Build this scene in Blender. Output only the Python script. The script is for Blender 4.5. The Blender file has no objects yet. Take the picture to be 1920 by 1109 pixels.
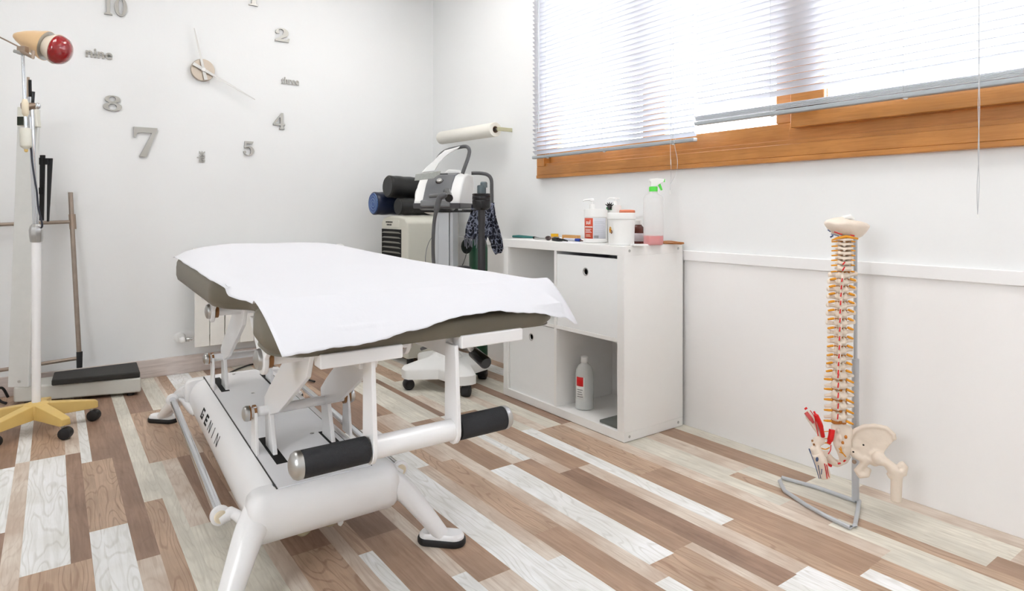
import bpy, bmesh, math, random
from mathutils import Vector, Matrix
random.seed(7)
S = bpy.context.scene
COL = S.collection
V = Vector
PI = math.pi
# ---------------------------------------------------------------- camera calibration (level camera, shifted lens)
F, CX, CY, H = 1189.0, 960.0, 397.0, 0.907
SN, CN = 0.5863, 0.8101
def pd(px, py, d):
    """point seen at pixel px,py at depth d (metres in front of the camera)"""
    l = (px - CX) / F * d
    return V((SN * d + CN * l, CN * d - SN * l, H - (py - CY) / F * d))
def dz(py, z): return (H - z) * F / (py - CY)
def atz(px, py, z=0.0): return pd(px, py, dz(py, z))
def dX(px, X): return X / (SN + CN * (px - CX) / F)
def dY(px, Y): return Y / (CN - SN * (px - CX) / F)
def atX(px, py, X): return pd(px, py, dX(px, X))
def atY(px, py, Y): return pd(px, py, dY(px, Y))

# ---------------------------------------------------------------- materials
def lin(c):
    return tuple(((v / 255.0) / 12.92 if v / 255.0 <= 0.04045 else ((v / 255.0 + 0.055) / 1.055) ** 2.4) for v in c)
def mat(name, rgb, rough=0.5, metal=0.0, var=0.04, scale=30.0, bump=0.0, bscale=200.0, trans=0.0, ior=1.45, alpha=None, coat=0.0, stretch=None, sss=0.0):
    m = bpy.data.materials.new(name); m.use_nodes = True
    nt = m.node_tree; b = nt.nodes['Principled BSDF']
    col = lin(rgb)
    tc = nt.nodes.new('ShaderNodeTexCoord'); mp = nt.nodes.new('ShaderNodeMapping')
    nt.links.new(tc.outputs['Object'], mp.inputs['Vector'])
    if stretch: mp.inputs['Scale'].default_value = stretch
    nz = nt.nodes.new('ShaderNodeTexNoise'); nz.inputs['Scale'].default_value = scale; nz.inputs['Detail'].default_value = 4
    nt.links.new(mp.outputs['Vector'], nz.inputs['Vector'])
    mx = nt.nodes.new('ShaderNodeMix'); mx.data_type = 'RGBA'
    mx.inputs[6].default_value = tuple(max(0, v * (1 - var)) for v in col) + (1,)
    mx.inputs[7].default_value = tuple(min(1, v * (1 + var)) for v in col) + (1,)
    nt.links.new(nz.outputs['Fac'], mx.inputs[0]); nt.links.new(mx.outputs[2], b.inputs['Base Color'])
    b.inputs['Roughness'].default_value = rough; b.inputs['Metallic'].default_value = metal
    b.inputs['IOR'].default_value = ior
    if trans: b.inputs['Transmission Weight'].default_value = trans
    if alpha is not None: b.inputs['Alpha'].default_value = alpha
    if coat: b.inputs['Coat Weight'].default_value = coat
    if sss:
        b.inputs['Subsurface Weight'].default_value = sss; b.inputs['Subsurface Scale'].default_value = 0.01
    if bump:
        n2 = nt.nodes.new('ShaderNodeTexNoise'); n2.inputs['Scale'].default_value = bscale
        nt.links.new(mp.outputs['Vector'], n2.inputs['Vector'])
        bp = nt.nodes.new('ShaderNodeBump'); bp.inputs['Strength'].default_value = bump; bp.inputs['Distance'].default_value = 0.002
        nt.links.new(n2.outputs['Fac'], bp.inputs['Height']); nt.links.new(bp.outputs['Normal'], b.inputs['Normal'])
    return m
def emit(name, rgb, st):
    m = bpy.data.materials.new(name); m.use_nodes = True
    b = m.node_tree.nodes['Principled BSDF']
    b.inputs['Base Color'].default_value = lin(rgb) + (1,)
    b.inputs['Emission Color'].default_value = lin(rgb) + (1,); b.inputs['Emission Strength'].default_value = st
    return m
def wood(name, base, dark, gscale=1.0, amt=0.5, rough=0.45, axis='Y', ring=0.35, light=None):
    """streaky wood grain running along axis, each plank offset by its own attribute"""
    m = bpy.data.materials.new(name); m.use_nodes = True
    nt = m.node_tree; N = nt.nodes; L = nt.links; b = N['Principled BSDF']
    tc = N.new('ShaderNodeTexCoord'); at = N.new('ShaderNodeAttribute'); at.attribute_name = 'rnd'
    add = N.new('ShaderNodeVectorMath'); add.operation = 'MULTIPLY_ADD'
    L.new(at.outputs['Fac'], add.inputs[0]); add.inputs[1].default_value = (17.3, 23.7, 5.1); L.new(tc.outputs['Object'], add.inputs[2])
    mp = N.new('ShaderNodeMapping'); L.new(add.outputs[0], mp.inputs['Vector'])
    st = {'Y': (60, 3.2, 60), 'X': (3.2, 60, 60), 'Z': (60, 60, 3.2)}[axis]
    mp.inputs['Scale'].default_value = tuple(v * gscale for v in st)
    n1 = N.new('ShaderNodeTexNoise'); n1.inputs['Scale'].default_value = 1.6; n1.inputs['Detail'].default_value = 7; n1.inputs['Roughness'].default_value = 0.62; n1.inputs['Distortion'].default_value = 0.6
    L.new(mp.outputs['Vector'], n1.inputs['Vector'])
    mp2 = N.new('ShaderNodeMapping'); L.new(add.outputs[0], mp2.inputs['Vector'])
    mp2.inputs['Scale'].default_value = {'Y': (15, 2.2, 15), 'X': (2.2, 15, 15), 'Z': (15, 15, 2.2)}[axis]
    wv = N.new('ShaderNodeTexNoise'); wv.inputs['Scale'].default_value = 0.9; wv.inputs['Detail'].default_value = 1.5
    L.new(mp2.outputs['Vector'], wv.inputs['Vector'])
    sn = N.new('ShaderNodeMath'); sn.operation = 'MULTIPLY'; sn.inputs[1].default_value = 95; L.new(wv.outputs['Fac'], sn.inputs[0])
    s2 = N.new('ShaderNodeMath'); s2.operation = 'SINE'; L.new(sn.outputs[0], s2.inputs[0])
    rr = N.new('ShaderNodeMapRange'); rr.inputs['From Min'].default_value = 0.55; rr.inputs['From Max'].default_value = 1.0; rr.inputs['To Max'].default_value = ring
    L.new(s2.outputs[0], rr.inputs['Value'])
    r1 = N.new('ShaderNodeMapRange'); r1.inputs['From Min'].default_value = 0.42; r1.inputs['From Max'].default_value = 0.72; r1.inputs['To Max'].default_value = amt
    L.new(n1.outputs['Fac'], r1.inputs['Value'])
    sm = N.new('ShaderNodeMath'); sm.operation = 'ADD'; sm.use_clamp = True; L.new(rr.outputs[0], sm.inputs[0]); L.new(r1.outputs[0], sm.inputs[1])
    big = N.new('ShaderNodeTexNoise'); big.inputs['Scale'].default_value = 5.0; big.inputs['Detail'].default_value = 3; L.new(add.outputs[0], big.inputs['Vector'])
    mb_ = N.new('ShaderNodeMix'); mb_.data_type = 'RGBA'
    lb = lin(base); ll = lin(light) if light else tuple(min(1, v * 1.12) for v in lb)
    mb_.inputs[6].default_value = tuple(v * 0.9 for v in lb) + (1,); mb_.inputs[7].default_value = ll + (1,)
    rb = N.new('ShaderNodeMapRange'); rb.inputs['From Min'].default_value = 0.38; rb.inputs['From Max'].default_value = 0.62
    L.new(big.outputs['Fac'], rb.inputs['Value']); L.new(rb.outputs[0], mb_.inputs[0])
    mx = N.new('ShaderNodeMix'); mx.data_type = 'RGBA'; L.new(sm.outputs[0], mx.inputs[0]); L.new(mb_.outputs[2], mx.inputs[6]); mx.inputs[7].default_value = lin(dark) + (1,)
    L.new(mx.outputs[2], b.inputs['Base Color']); b.inputs['Roughness'].default_value = rough
    bp = N.new('ShaderNodeBump'); bp.inputs['Strength'].default_value = 0.25; bp.inputs['Distance'].default_value = 0.001; bp.invert = True
    L.new(sm.outputs[0], bp.inputs['Height']); L.new(bp.outputs['Normal'], b.inputs['Normal'])
    return m

M = dict(
    wall=mat('wall_paint', (243, 244, 244), 0.75, var=0.015, scale=3, bump=0.12, bscale=60),
    ceil=mat('ceiling_paint', (245, 244, 242), 0.8, var=0.01),
    panel=mat('wall_panel_paint', (250, 248, 247), 0.4, var=0.012, scale=2),
    rail=mat('rail_white', (248, 247, 247), 0.35, var=0.01),
    metal_w=mat('white_powder_coat', (247, 246, 246), 0.28, var=0.015, scale=12, coat=0.3),
    chrome=mat('chrome', (215, 218, 222), 0.12, 1.0, var=0.02),
    steel=mat('brushed_steel', (190, 190, 188), 0.3, 1.0, var=0.05, scale=60),
    brass=mat('aged_metal', (168, 150, 134), 0.4, 0.8, var=0.12, scale=40),
    copper=mat('brown_bushing', (150, 104, 62), 0.45, 0.3, var=0.1),
    taupe=mat('taupe_vinyl', (106, 99, 84), 0.42, var=0.06, scale=9, bump=0.1, bscale=300),
    paper=mat('white_paper', (222, 222, 226), 0.85, var=0.008, scale=4, bump=0.15, bscale=90),
    black=mat('black_rubber', (34, 34, 36), 0.55, var=0.15, bump=0.2, bscale=400),
    foam=mat('black_foam_grip', (40, 41, 44), 0.75, var=0.2, scale=150, bump=0.5, bscale=500),
    blackg=mat('black_plastic', (26, 26, 28), 0.25, var=0.1),
    dkgrey=mat('dark_grey_plastic', (88, 88, 90), 0.4, var=0.05),
    grey=mat('grey_plastic', (128, 129, 131), 0.4, var=0.05),
    cream=mat('cream_plastic', (235, 222, 196), 0.4, var=0.03),
    yellow=mat('yellowed_plastic', (226, 193, 118), 0.45, var=0.07, scale=18),
    white=mat('white_plastic', (243, 243, 241), 0.35, var=0.01),
    offwhite=mat('off_white_plastic', (222, 220, 208), 0.4, var=0.03, scale=14),
    melamine=mat('white_melamine', (249, 248, 246), 0.32, var=0.01),
    boxw=mat('white_box_board', (248, 249, 249), 0.5, var=0.015),
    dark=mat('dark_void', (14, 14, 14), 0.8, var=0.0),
    red=mat('red_paint', (216, 20, 22), 0.4, var=0.1),
    bone=mat('bone_plastic', (238, 224, 208), 0.5, var=0.05, scale=40, bump=0.3, bscale=120),
    nerve=mat('yellow_nerve', (232, 158, 38), 0.45, var=0.1),
    disc=mat('orange_disc', (196, 120, 40), 0.5, var=0.12),
    blue=mat('blue_paint', (70, 88, 125), 0.5, var=0.1),
)
WOODMAT = dict(
    W=wood('whitewashed_plank', (252, 251, 247), (204, 201, 192), amt=0.4, ring=0.35),
    G=wood('pale_grey_plank', (230, 225, 212), (186, 177, 160), amt=0.5, ring=0.2),
    T=wood('light_tan_plank', (218, 198, 180), (180, 154, 132), amt=0.55, ring=0.2, light=(232, 220, 206)),
    C=wood('tan_oak_plank', (196, 168, 144), (150, 118, 94), amt=0.5, ring=0.45),
    B=wood('brown_plank', (180, 150, 127), (138, 108, 86), amt=0.55, ring=0.1),
    D=wood('dark_brown_plank', (160, 130, 110), (116, 88, 72), amt=0.55, ring=0.12),
)
M['frame_wood'] = wood('varnished_window_wood', (196, 134, 70), (160, 96, 42), gscale=1.4, amt=0.5, rough=0.3, ring=0.08, axis='Y')
M['skirt'] = wood('pale_skirting_wood', (214, 203, 197), (178, 162, 156), amt=0.5, ring=0.1, axis='X')

# ---------------------------------------------------------------- mesh builder
class MB:
    def __init__(s): s.bm = bmesh.new()
    def face(s, vs):
        try: return s.bm.faces.new(vs)
        except ValueError: return None
    def obox(s, c, ax, ay, az, hx, hy, hz):
        c = V(c); ax, ay, az = V(ax), V(ay), V(az)
        vs = [s.bm.verts.new(c + ax * (hx * i) + ay * (hy * j) + az * (hz * k)) for i in (-1, 1) for j in (-1, 1) for k in (-1, 1)]
        for f in ((0, 1, 3, 2), (4, 6, 7, 5), (0, 4, 5, 1), (2, 3, 7, 6), (0, 2, 6, 4), (1, 5, 7, 3)): s.face([vs[i] for i in f])
        return s
    def box(s, x0, x1, y0, y1, z0, z1):
        return s.obox(((x0 + x1) / 2, (y0 + y1) / 2, (z0 + z1) / 2), (1, 0, 0), (0, 1, 0), (0, 0, 1), abs(x1 - x0) / 2, abs(y1 - y0) / 2, abs(z1 - z0) / 2)
    def rings(s, rs, caps=True, closed=False):
        vr = [[s.bm.verts.new(p) for p in r] for r in rs]
        n = len(vr[0]); m = len(vr)
        for i in range(m if closed else m - 1):
            a, b = vr[i], vr[(i + 1) % m]
            for j in range(n): s.face([a[j], a[(j + 1) % n], b[(j + 1) % n], b[j]])
        if caps and not closed:
            s.face(vr[0][::-1]); s.face(vr[-1])
        return s
    def frame(s, d, up=None):
        d = V(d).normalized()
        u = V(up) if up else (V((0, 0, 1)) if abs(d.z) < 0.9 else V((1, 0, 0)))
        a = d.cross(u).normalized(); b = a.cross(d).normalized()
        return a, b
    def tube(s, pts, r, seg=16, closed=False, flat=1.0, up=None, caps=True):
        pts = [V(p) for p in pts]; n = len(pts)
        rr = r if isinstance(r, (list, tuple)) else [r] * n
        rs = []; pa = None
        for i, p in enumerate(pts):
            if closed: d = pts[(i + 1) % n] - pts[i - 1]
            else: d = pts[min(i + 1, n - 1)] - pts[max(i - 1, 0)]
            if d.length < 1e-9: d = V((0, 0, 1))
            d.normalize()
            if pa is None: a, b = s.frame(d, up)
            else:
                a = pa - d * pa.dot(d)
                a = a.normalized() if a.length > 1e-6 else s.frame(d)[0]
                b = a.cross(d).normalized()
            pa = a
            rs.append([p + a * (math.cos(2 * PI * k / seg) * rr[i]) + b * (math.sin(2 * PI * k / seg) * rr[i] * flat) for k in range(seg)])
        return s.rings(rs, caps=caps, closed=closed)
    def cyl(s, p0, p1, r0, r1=None, seg=24): return s.tube([p0, p1], [r0, r0 if r1 is None else r1], seg)
    def lathe(s, c, prof, seg=32, d=(0, 0, 1), caps=True):
        c = V(c); d = V(d).normalized(); a, b = s.frame(d)
        return s.rings([[c + d * z + a * (math.cos(2 * PI * k / seg) * max(r, 1e-5)) + b * (math.sin(2 * PI * k / seg) * max(r, 1e-5)) for k in range(seg)] for r, z in prof], caps=caps)
    def ell(s, c, rx, ry, rz, rot=None, nu=16, nv=10):
        c = V(c); R = rot if rot else Matrix.Identity(3)
        rs = []
        for i in range(1, nv):
            th = PI * i / nv
            rs.append([c + R @ V((rx * math.sin(th) * math.cos(2 * PI * k / nu), ry * math.sin(th) * math.sin(2 * PI * k / nu), -rz * math.cos(th))) for k in range(nu)])
        vr = [[s.bm.verts.new(p) for p in r] for r in rs]
        for i in range(len(vr) - 1):
            for j in range(nu): s.face([vr[i][j], vr[i][(j + 1) % nu], vr[i + 1][(j + 1) % nu], vr[i + 1][j]])
        b = s.bm.verts.new(c + R @ V((0, 0, -rz))); t = s.bm.verts.new(c + R @ V((0, 0, rz)))
        for j in range(nu):
            s.face([b, vr[0][(j + 1) % nu], vr[0][j]]); s.face([t, vr[-1][j], vr[-1][(j + 1) % nu]])
        return s
    def prism(s, pts, vec):
        pts = [V(p) for p in pts]; vec = V(vec); n = len(pts)
        a = [s.bm.verts.new(p) for p in pts]; b = [s.bm.verts.new(p + vec) for p in pts]
        s.face(a[::-1]); s.face(b)
        for i in range(n): s.face([a[i], a[(i + 1) % n], b[(i + 1) % n], b[i]])
        return s
    def grid(s, fn, nu, nv):
        g = [[s.bm.verts.new(fn(i / nu, j / nv)) for j in range(nv + 1)] for i in range(nu + 1)]
        for i in range(nu):
            for j in range(nv): s.face([g[i][j], g[i + 1][j], g[i + 1][j + 1], g[i][j + 1]])
        return s
    def build(s, name, m, parent=None, bevel=0, segs=3, smooth=True, ang=38, sub=0, remesh=0, solid=0, sm=0, wire=0, at=None):
        bmesh.ops.recalc_face_normals(s.bm, faces=s.bm.faces)
        me = bpy.data.meshes.new(name)
        vs = [v.co for v in s.bm.verts]
        if parent is not None: org = WORLD[parent.name]
        elif at is not None: org = V(at)
        else:
            xs = [v.x for v in vs]; ys = [v.y for v in vs]; zs = [v.z for v in vs]
            org = V(((min(xs) + max(xs)) / 2, (min(ys) + max(ys)) / 2, min(zs)))
        org = V(org)
        for v in s.bm.verts: v.co = v.co - org
        s.bm.to_mesh(me); s.bm.free()
        o = bpy.data.objects.new(name, me); COL.objects.link(o)
        me.materials.append(M[m] if isinstance(m, str) else m)
        if parent is not None:
            o.parent = parent; WORLD[o.name] = org
        else:
            o.location = org; WORLD[o.name] = org
        if smooth:
            me.shade_smooth()
            if not bevel and not sub and not remesh: me.set_sharp_from_angle(angle=math.radians(ang))
        if bevel:
            q = o.modifiers.new('bevel', 'BEVEL'); q.width = bevel; q.segments = segs; q.limit_method = 'ANGLE'; q.angle_limit = math.radians(30); q.harden_normals = True
        if remesh:
            q = o.modifiers.new('remesh', 'REMESH'); q.mode = 'VOXEL'; q.voxel_size = remesh; q.use_smooth_shade = True
            q = o.modifiers.new('smooth', 'SMOOTH'); q.iterations = sm or 6; q.factor = 0.5
        if sub:
            q = o.modifiers.new('sub', 'SUBSURF'); q.levels = sub; q.render_levels = sub
        if solid:
            q = o.modifiers.new('solid', 'SOLIDIFY'); q.thickness = solid; q.offset = 0
        return o
WORLD = {}
def tag(o, label=None, cat=None, group=None, kind=None):
    if label: o['label'] = label
    if cat: o['category'] = cat
    if group: o['group'] = group
    if kind: o['kind'] = kind
    return o
def thing(name, loc, label, cat, group=None):
    o = bpy.data.objects.new(name, None); COL.objects.link(o); o.location = V(loc); o.empty_display_size = 0.05
    WORLD[o.name] = V(loc)
    return tag(o, label, cat, group)
def struct(o): o['kind'] = 'structure'; return o
def spl(pts, n=8):
    """catmull-rom through points"""
    P = [V(p) for p in pts]; out = []
    for i in range(len(P) - 1):
        p0 = P[max(i - 1, 0)]; p1 = P[i]; p2 = P[i + 1]; p3 = P[min(i + 2, len(P) - 1)]
        for k in range(n):
            t = k / n
            out.append(0.5 * ((2 * p1) + (p2 - p0) * t + (2 * p0 - 5 * p1 + 4 * p2 - p3) * t * t + (3 * p1 - p0 - 3 * p2 + p3) * t ** 3))
    out.append(P[-1]); return out
def text_mesh(body, size, extrude, offset=0.0, spacing=1.0):
    cu = bpy.data.curves.new('txt', 'FONT'); cu.body = body; cu.size = size; cu.extrude = extrude; cu.offset = offset
    cu.align_x = 'CENTER'; cu.align_y = 'CENTER'; cu.space_character = spacing
    o = bpy.data.objects.new('txt', cu); COL.objects.link(o)
    dg = bpy.context.evaluated_depsgraph_get(); dg.update()
    me = bpy.data.meshes.new_from_object(o.evaluated_get(dg))
    bpy.data.objects.remove(o); return me
def curve_mesh(polys, extrude):
    cu = bpy.data.curves.new('cv', 'CURVE'); cu.dimensions = '2D'; cu.fill_mode = 'BOTH'; cu.extrude = extrude
    for poly in polys:
        sp = cu.splines.new('POLY'); sp.points.add(len(poly) - 1)
        for p, q in zip(sp.points, poly): p.co = (q[0], q[1], 0, 1)
        sp.use_cyclic_u = True
    o = bpy.data.objects.new('cv', cu); COL.objects.link(o)
    dg = bpy.context.evaluated_depsgraph_get(); dg.update()
    me = bpy.data.meshes.new_from_object(o.evaluated_get(dg))
    bpy.data.objects.remove(o); return me
def add_mesh(mb, me, origin, ax, ay, an, sx=1.0, sy=1.0):
    """put a flat mesh (x,y,z) into mb with its axes along ax, ay, an"""
    origin, ax, ay, an = V(origin), V(ax), V(ay), V(an)
    vs = [mb.bm.verts.new(origin + ax * (v.co.x * sx) + ay * (v.co.y * sy) + an * v.co.z) for v in me.vertices]
    for p in me.polygons: mb.face([vs[i] for i in p.vertices])
    bpy.data.meshes.remove(me); return mb

# ================================================================ SETTING
WX, WY = 2.182, 3.97           # window wall plane, clock wall plane
LX, FY, CH = -1.75, -1.35, 2.55
def floor():
    rows = [  # x0, x1, [(y_from, kind), ...] from near to far
        (-1.75, -1.62, 'r'), (-1.62, -1.5, 'r'), (-1.5, -1.36, 'r'), (-1.36, -1.2, 'r'), (-1.2, -1.08, 'r'), (-1.08, -.92, 'r'), (-.92, -.8, 'r'), (-.8, -.66, 'r'), (-.66, -.55, 'r'),
        (-.55, -.42, 'r'), (-.42, -.31, 'r'), (-.31, -.235, [(-9, 'T'), (2.6, 'C')]),
        (-.235, -.11, [(-9, 'G'), (1.6, 'D'), (2.29, 'W'), (2.86, 'D'), (3.6, 'C')]),
        (-.11, -.068, [(-9, 'T'), (2.89, 'W')]),
        (-.068, .037, [(-9, 'B'), (1.35, 'C'), (1.987, 'W'), (2.89, 'C'), (3.6, 'D')]),
        (.037, .083, [(-9, 'B'), (1.35, 'C'), (1.987, 'D'), (2.885, 'T')]),
        (.083, .115, [(-9, 'C'), (1.2, 'W'), (2.151, 'C'), (2.755, 'W'), (3.5, 'C')]),
        (.115, .176, [(-9, 'C'), (1.2, 'W'), (2.151, 'C'), (2.755, 'D')]),
        (.176, .230, [(-9, 'T'), (1.903, 'D')]),
        (.230, .28, [(-9, 'C'), (2.273, 'G')]),
        (.28, .319, [(-9, 'G'), (2.613, 'C'), (3.3, 'D')]),
        (.319, .37, [(-9, 'G'), (2.016, 'T'), (2.615, 'C'), (3.3, 'D')]),
        (.37, .443, [(-9, 'G'), (2.016, 'D'), (2.618, 'C'), (3.3, 'G')]),
        (.443, .46, [(-9, 'G'), (2.016, 'D'), (2.618, 'T')]),
        (.46, .507, [(-9, 'T'), (2.2, 'C')]),
        (.507, .615, [(-9, 'B'), (.9, 'C'), (1.69, 'D'), (2.4, 'C'), (3.1, 'W')]),
        (.615, .652, [(-9, 'T')]),
        (.652, .692, [(-9, 'W'), (1.592, 'C'), (2.3, 'T')]),
        (.692, .80, [(-9, 'C'), (1.0, 'B'), (1.66, 'D'), (2.3, 'W'), (3.1, 'D')]),
        (.80, .843, [(-9, 'W'), (1.362, 'T')]),
        (.843, .94, [(-9, 'T'), (1.304, 'B'), (2.1, 'D'), (2.9, 'G')]),
        (.94, 1.04, [(-9, 'W'), (2.5, 'D'), (3.1, 'C')]),
        (1.04, 1.09, [(-9, 'W'), (1.278, 'T'), (2.009, 'W'), (2.5, 'D'), (3.1, 'C')]),
        (1.09, 1.14, [(-9, 'W'), (.8, 'B'), (1.403, 'C'), (2.62, 'D')]),
        (1.14, 1.187, [(-9, 'W'), (.8, 'B'), (1.403, 'C'), (2.009, 'T'), (2.62, 'D')]),
        (1.187, 1.24, [(-9, 'W'), (1.048, 'T'), (2.62, 'B')]),
        (1.24, 1.335, [(-9, 'C'), (1.111, 'W'), (1.843, 'B'), (2.456, 'G'), (3.2, 'D')]),
        (1.335, 1.385, [(-9, 'C'), (1.118, 'B'), (1.844, 'T'), (2.456, 'G'), (3.2, 'D')]),
        (1.385, 1.42, [(-9, 'T'), (1.118, 'B'), (1.844, 'W'), (2.456, 'D'), (3.2, 'T')]),
        (1.42, 1.475, [(-9, 'W'), (.866, 'D'), (1.682, 'T'), (2.8, 'G')]),
        (1.475, 1.505, [(-9, 'W'), (.866, 'D'), (1.682, 'B'), (2.45, 'G'), (3.1, 'C')]),
        (1.505, 1.565, [(-9, 'W'), (.87, 'T'), (1.682, 'B'), (2.45, 'G'), (3.1, 'C')]),
        (1.565, 1.625, [(-9, 'W'), (.6, 'C'), (1.13, 'W'), (2.1, 'G')]),
        (1.625, 1.68, [(-9, 'W'), (.771, 'B'), (1.508, 'C'), (2.065, 'T')]),
        (1.68, 1.755, [(-9, 'C'), (.774, 'B'), (1.508, 'C'), (2.065, 'G'), (2.75, 'B'), (3.3, 'W')]),
        (1.755, 1.815, [(-9, 'G'), (.779, 'T'), (2.065, 'D')]),
        (1.815, 1.88, [(-9, 'G'), (.95, 'T'), (1.1, 'G')]),
        (1.88, 1.93, [(-9, 'C'), (1.327, 'G')]),
        (1.93, 2.012, [(-9, 'B'), (.602, 'G'), (1.332, 'T'), (1.9, 'C')]),
        (2.012, 2.108, [(-9, 'T'), (.575, 'G'), (1.143, 'B'), (1.9, 'W')]),
        (2.108, 2.19, [(-9, 'T'), (1.02, 'G'), (1.9, 'C')]),
    ]
    keys = list('WGTCBD'); bm = bmesh.new(); lay = bm.faces.layers.float.new('rnd'); rn = random.Random(3)
    for x0, x1, segs in rows:
        if segs == 'r':
            y = FY - .1 - rn.random() * .6; lst = []
            while y < WY + .1:
                lst.append((y, rn.choice('WGTCBD'))); y += .6 + rn.random() * .5
        else: lst = [list(q) for q in segs]; lst[0][0] = FY - .1
        for i, (y0, k) in enumerate(lst):
            y1 = lst[i + 1][0] if i + 1 < len(lst) else WY + .1
            f = bm.faces.new([bm.verts.new((x, y, 0)) for x, y in ((x0, y0), (x1, y0), (x1, y1), (x0, y1))])
            f.material_index = keys.index(k); f[lay] = rn.random() * 10
    r = bmesh.ops.extrude_face_region(bm, geom=[])
    me = bpy.data.meshes.new('floor'); bm.to_mesh(me); bm.free()
    o = bpy.data.objects.new('floor', me); COL.objects.link(o)
    for k in keys: me.materials.append(WOODMAT[k])
    struct(o)
floor()
WN0, WN1, WZ0, WZ1 = -.9, 2.745, 1.088, 2.28      # window opening along Y and its heights
mb = MB()
mb.box(WX, WX + .2, FY, WY + .2, -.05, WZ0).box(WX, WX + .2, FY, WY + .2, WZ1, CH)
mb.box(WX, WX + .2, WN1, WY + .2, WZ0, WZ1).box(WX, WX + .2, FY, WN0, WZ0, WZ1)
struct(mb.build('wall_right', 'wall', smooth=False))
struct(MB().box(LX - .1, WX, WY, WY + .2, -.05, CH).build('wall_back', 'wall', smooth=False))
struct(MB().box(LX - .1, WX + .2, FY - .1, FY, -.05, CH).build('wall_front', 'wall', smooth=False))
A0, A1, B0, B1 = -.3, .9, 1.1, 2.2      # added window opening in the left wall, out of view, for fill daylight
mb = MB(); mb.box(LX - .1, LX, FY, WY, -.05, B0).box(LX - .1, LX, FY, WY, B1, CH).box(LX - .1, LX, FY, A0, B0, B1).box(LX - .1, LX, A1, WY, B0, B1)
struct(mb.build('wall_left', 'wall', smooth=False))
w2 = struct(thing('fill_window', (LX, (A0 + A1) / 2, B0), None, None))
mb = MB(); mb.box(LX - .08, LX - .03, A0, A1, B0, B0 + .06).box(LX - .08, LX - .03, A0, A1, B1 - .06, B1).box(LX - .08, LX - .03, A0, A0 + .06, B0 + .06, B1 - .06).box(LX - .08, LX - .03, A1 - .06, A1, B0 + .06, B1 - .06)
mb.build('window_frame', 'rail', w2, bevel=.003)
struct(MB().box(LX - .1, WX + .2, FY - .1, WY + .2, CH, CH + .1).build('ceiling', 'ceil', smooth=False))
struct(MB().box(WX - .006, WX, FY, WY - .014, 0.0, .700).build('wall_lower_panel', 'panel', bevel=.001, segs=1))
struct(MB().box(WX - .016, WX + .0, FY, WY - .0, .700, .742).build('trim_1', 'rail', bevel=.003))
mb = MB()
mb.box(LX, 1.07, WY - .014, WY, 0.0, .098).box(1.073, WX - .008, WY - .014, WY, 0.0, .098)
struct(mb.build('baseboard_back', 'skirt', bevel=.003))
struct(MB().box(LX, LX + .014, FY, WY - .016, 0.0, .098).build('baseboard_left', 'skirt', bevel=.003))

# window: wooden frame, two sliding sashes with glass
win = struct(thing('window_1', (WX, (WN0 + WN1) / 2, WZ0), None, None))
X0 = WX - .028
def ybar(mb, y0, y1, z0, z1, x0, x1): return mb.box(x0, x1, y0, y1, z0, z1)
mb = MB()
ybar(mb, WN0, WN1, WZ0, WZ0 + .018, X0 - .004, WX + .06)
ybar(mb, WN0, WN1, WZ0 + .018, WZ0 + .064, X0, WX + .07)
ybar(mb, WN0, WN1, WZ1 - .07, WZ1, X0, WX + .07)
mb.box(X0, WX + .07, WN1 - .06, WN1, WZ0 + .064, WZ1 - .07).box(X0, WX + .07, WN0, WN0 + .06, WZ0 + .064, WZ1 - .07)
mb.build('window_frame', 'frame_wood', win, bevel=.003)
mb = MB(); ybar(mb, WN0 + .06, WN1 - .06, WZ0 + .064, WZ0 + .080, X0 + .012, WX + .07); ybar(mb, WN0 + .06, 1.29, WZ0 + .080, WZ0 + .135, X0 + .034, WX + .07); mb.build('sill_track', 'frame_wood', win, bevel=.002)
mb = MB()   # far sash frame
zs0, zs1 = WZ0 + .080, WZ1 - .07
def sash(name, y0, y1, x0, x1, rail, stiles, parent):
    z0 = zs0 if rail > .06 else WZ0 + .12
    mb = MB(); mb.box(x0, x1, y0, y1, z0, z0 + rail); mb.box(x0, x1, y0, y1, zs1 - .07, zs1)
    for a, b in stiles: mb.box(x0, x1, a, b, z0 + rail, zs1 - .07)
    s_ = mb.build('sash', 'frame_wood', parent, bevel=.004)
    return s_
sA = sash('sash', 1.28, WN1 - .06, X0 + .04, X0 + .075, .066, [(WN1 - .13, WN1 - .06), (1.88, 2.01), (1.28, 1.345)], win)
sB = sash('sash', WN0 + .06, 1.258, X0 - .012, X0 + .03, .055, [(1.135, 1.258), (.40, .48), (WN0 + .06, WN0 + .16)], win)
M['glass'] = mat('window_glass', (255, 255, 255), 0.0, var=0, trans=1.0, ior=1.02)
for (y0, y1), par, x in (((2.01, WN1 - .13), sA, X0 + .057), ((1.345, 1.88), sA, X0 + .057), ((.48, 1.135), sB, X0 + .01), ((WN0 + .16, .40), sB, X0 + .01)):
    MB().box(x - .002, x + .002, y0, y1, (zs0 + .066 if par is sA else WZ0 + .175), zs1 - .07).build('pane', 'glass', par, smooth=False)

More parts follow.
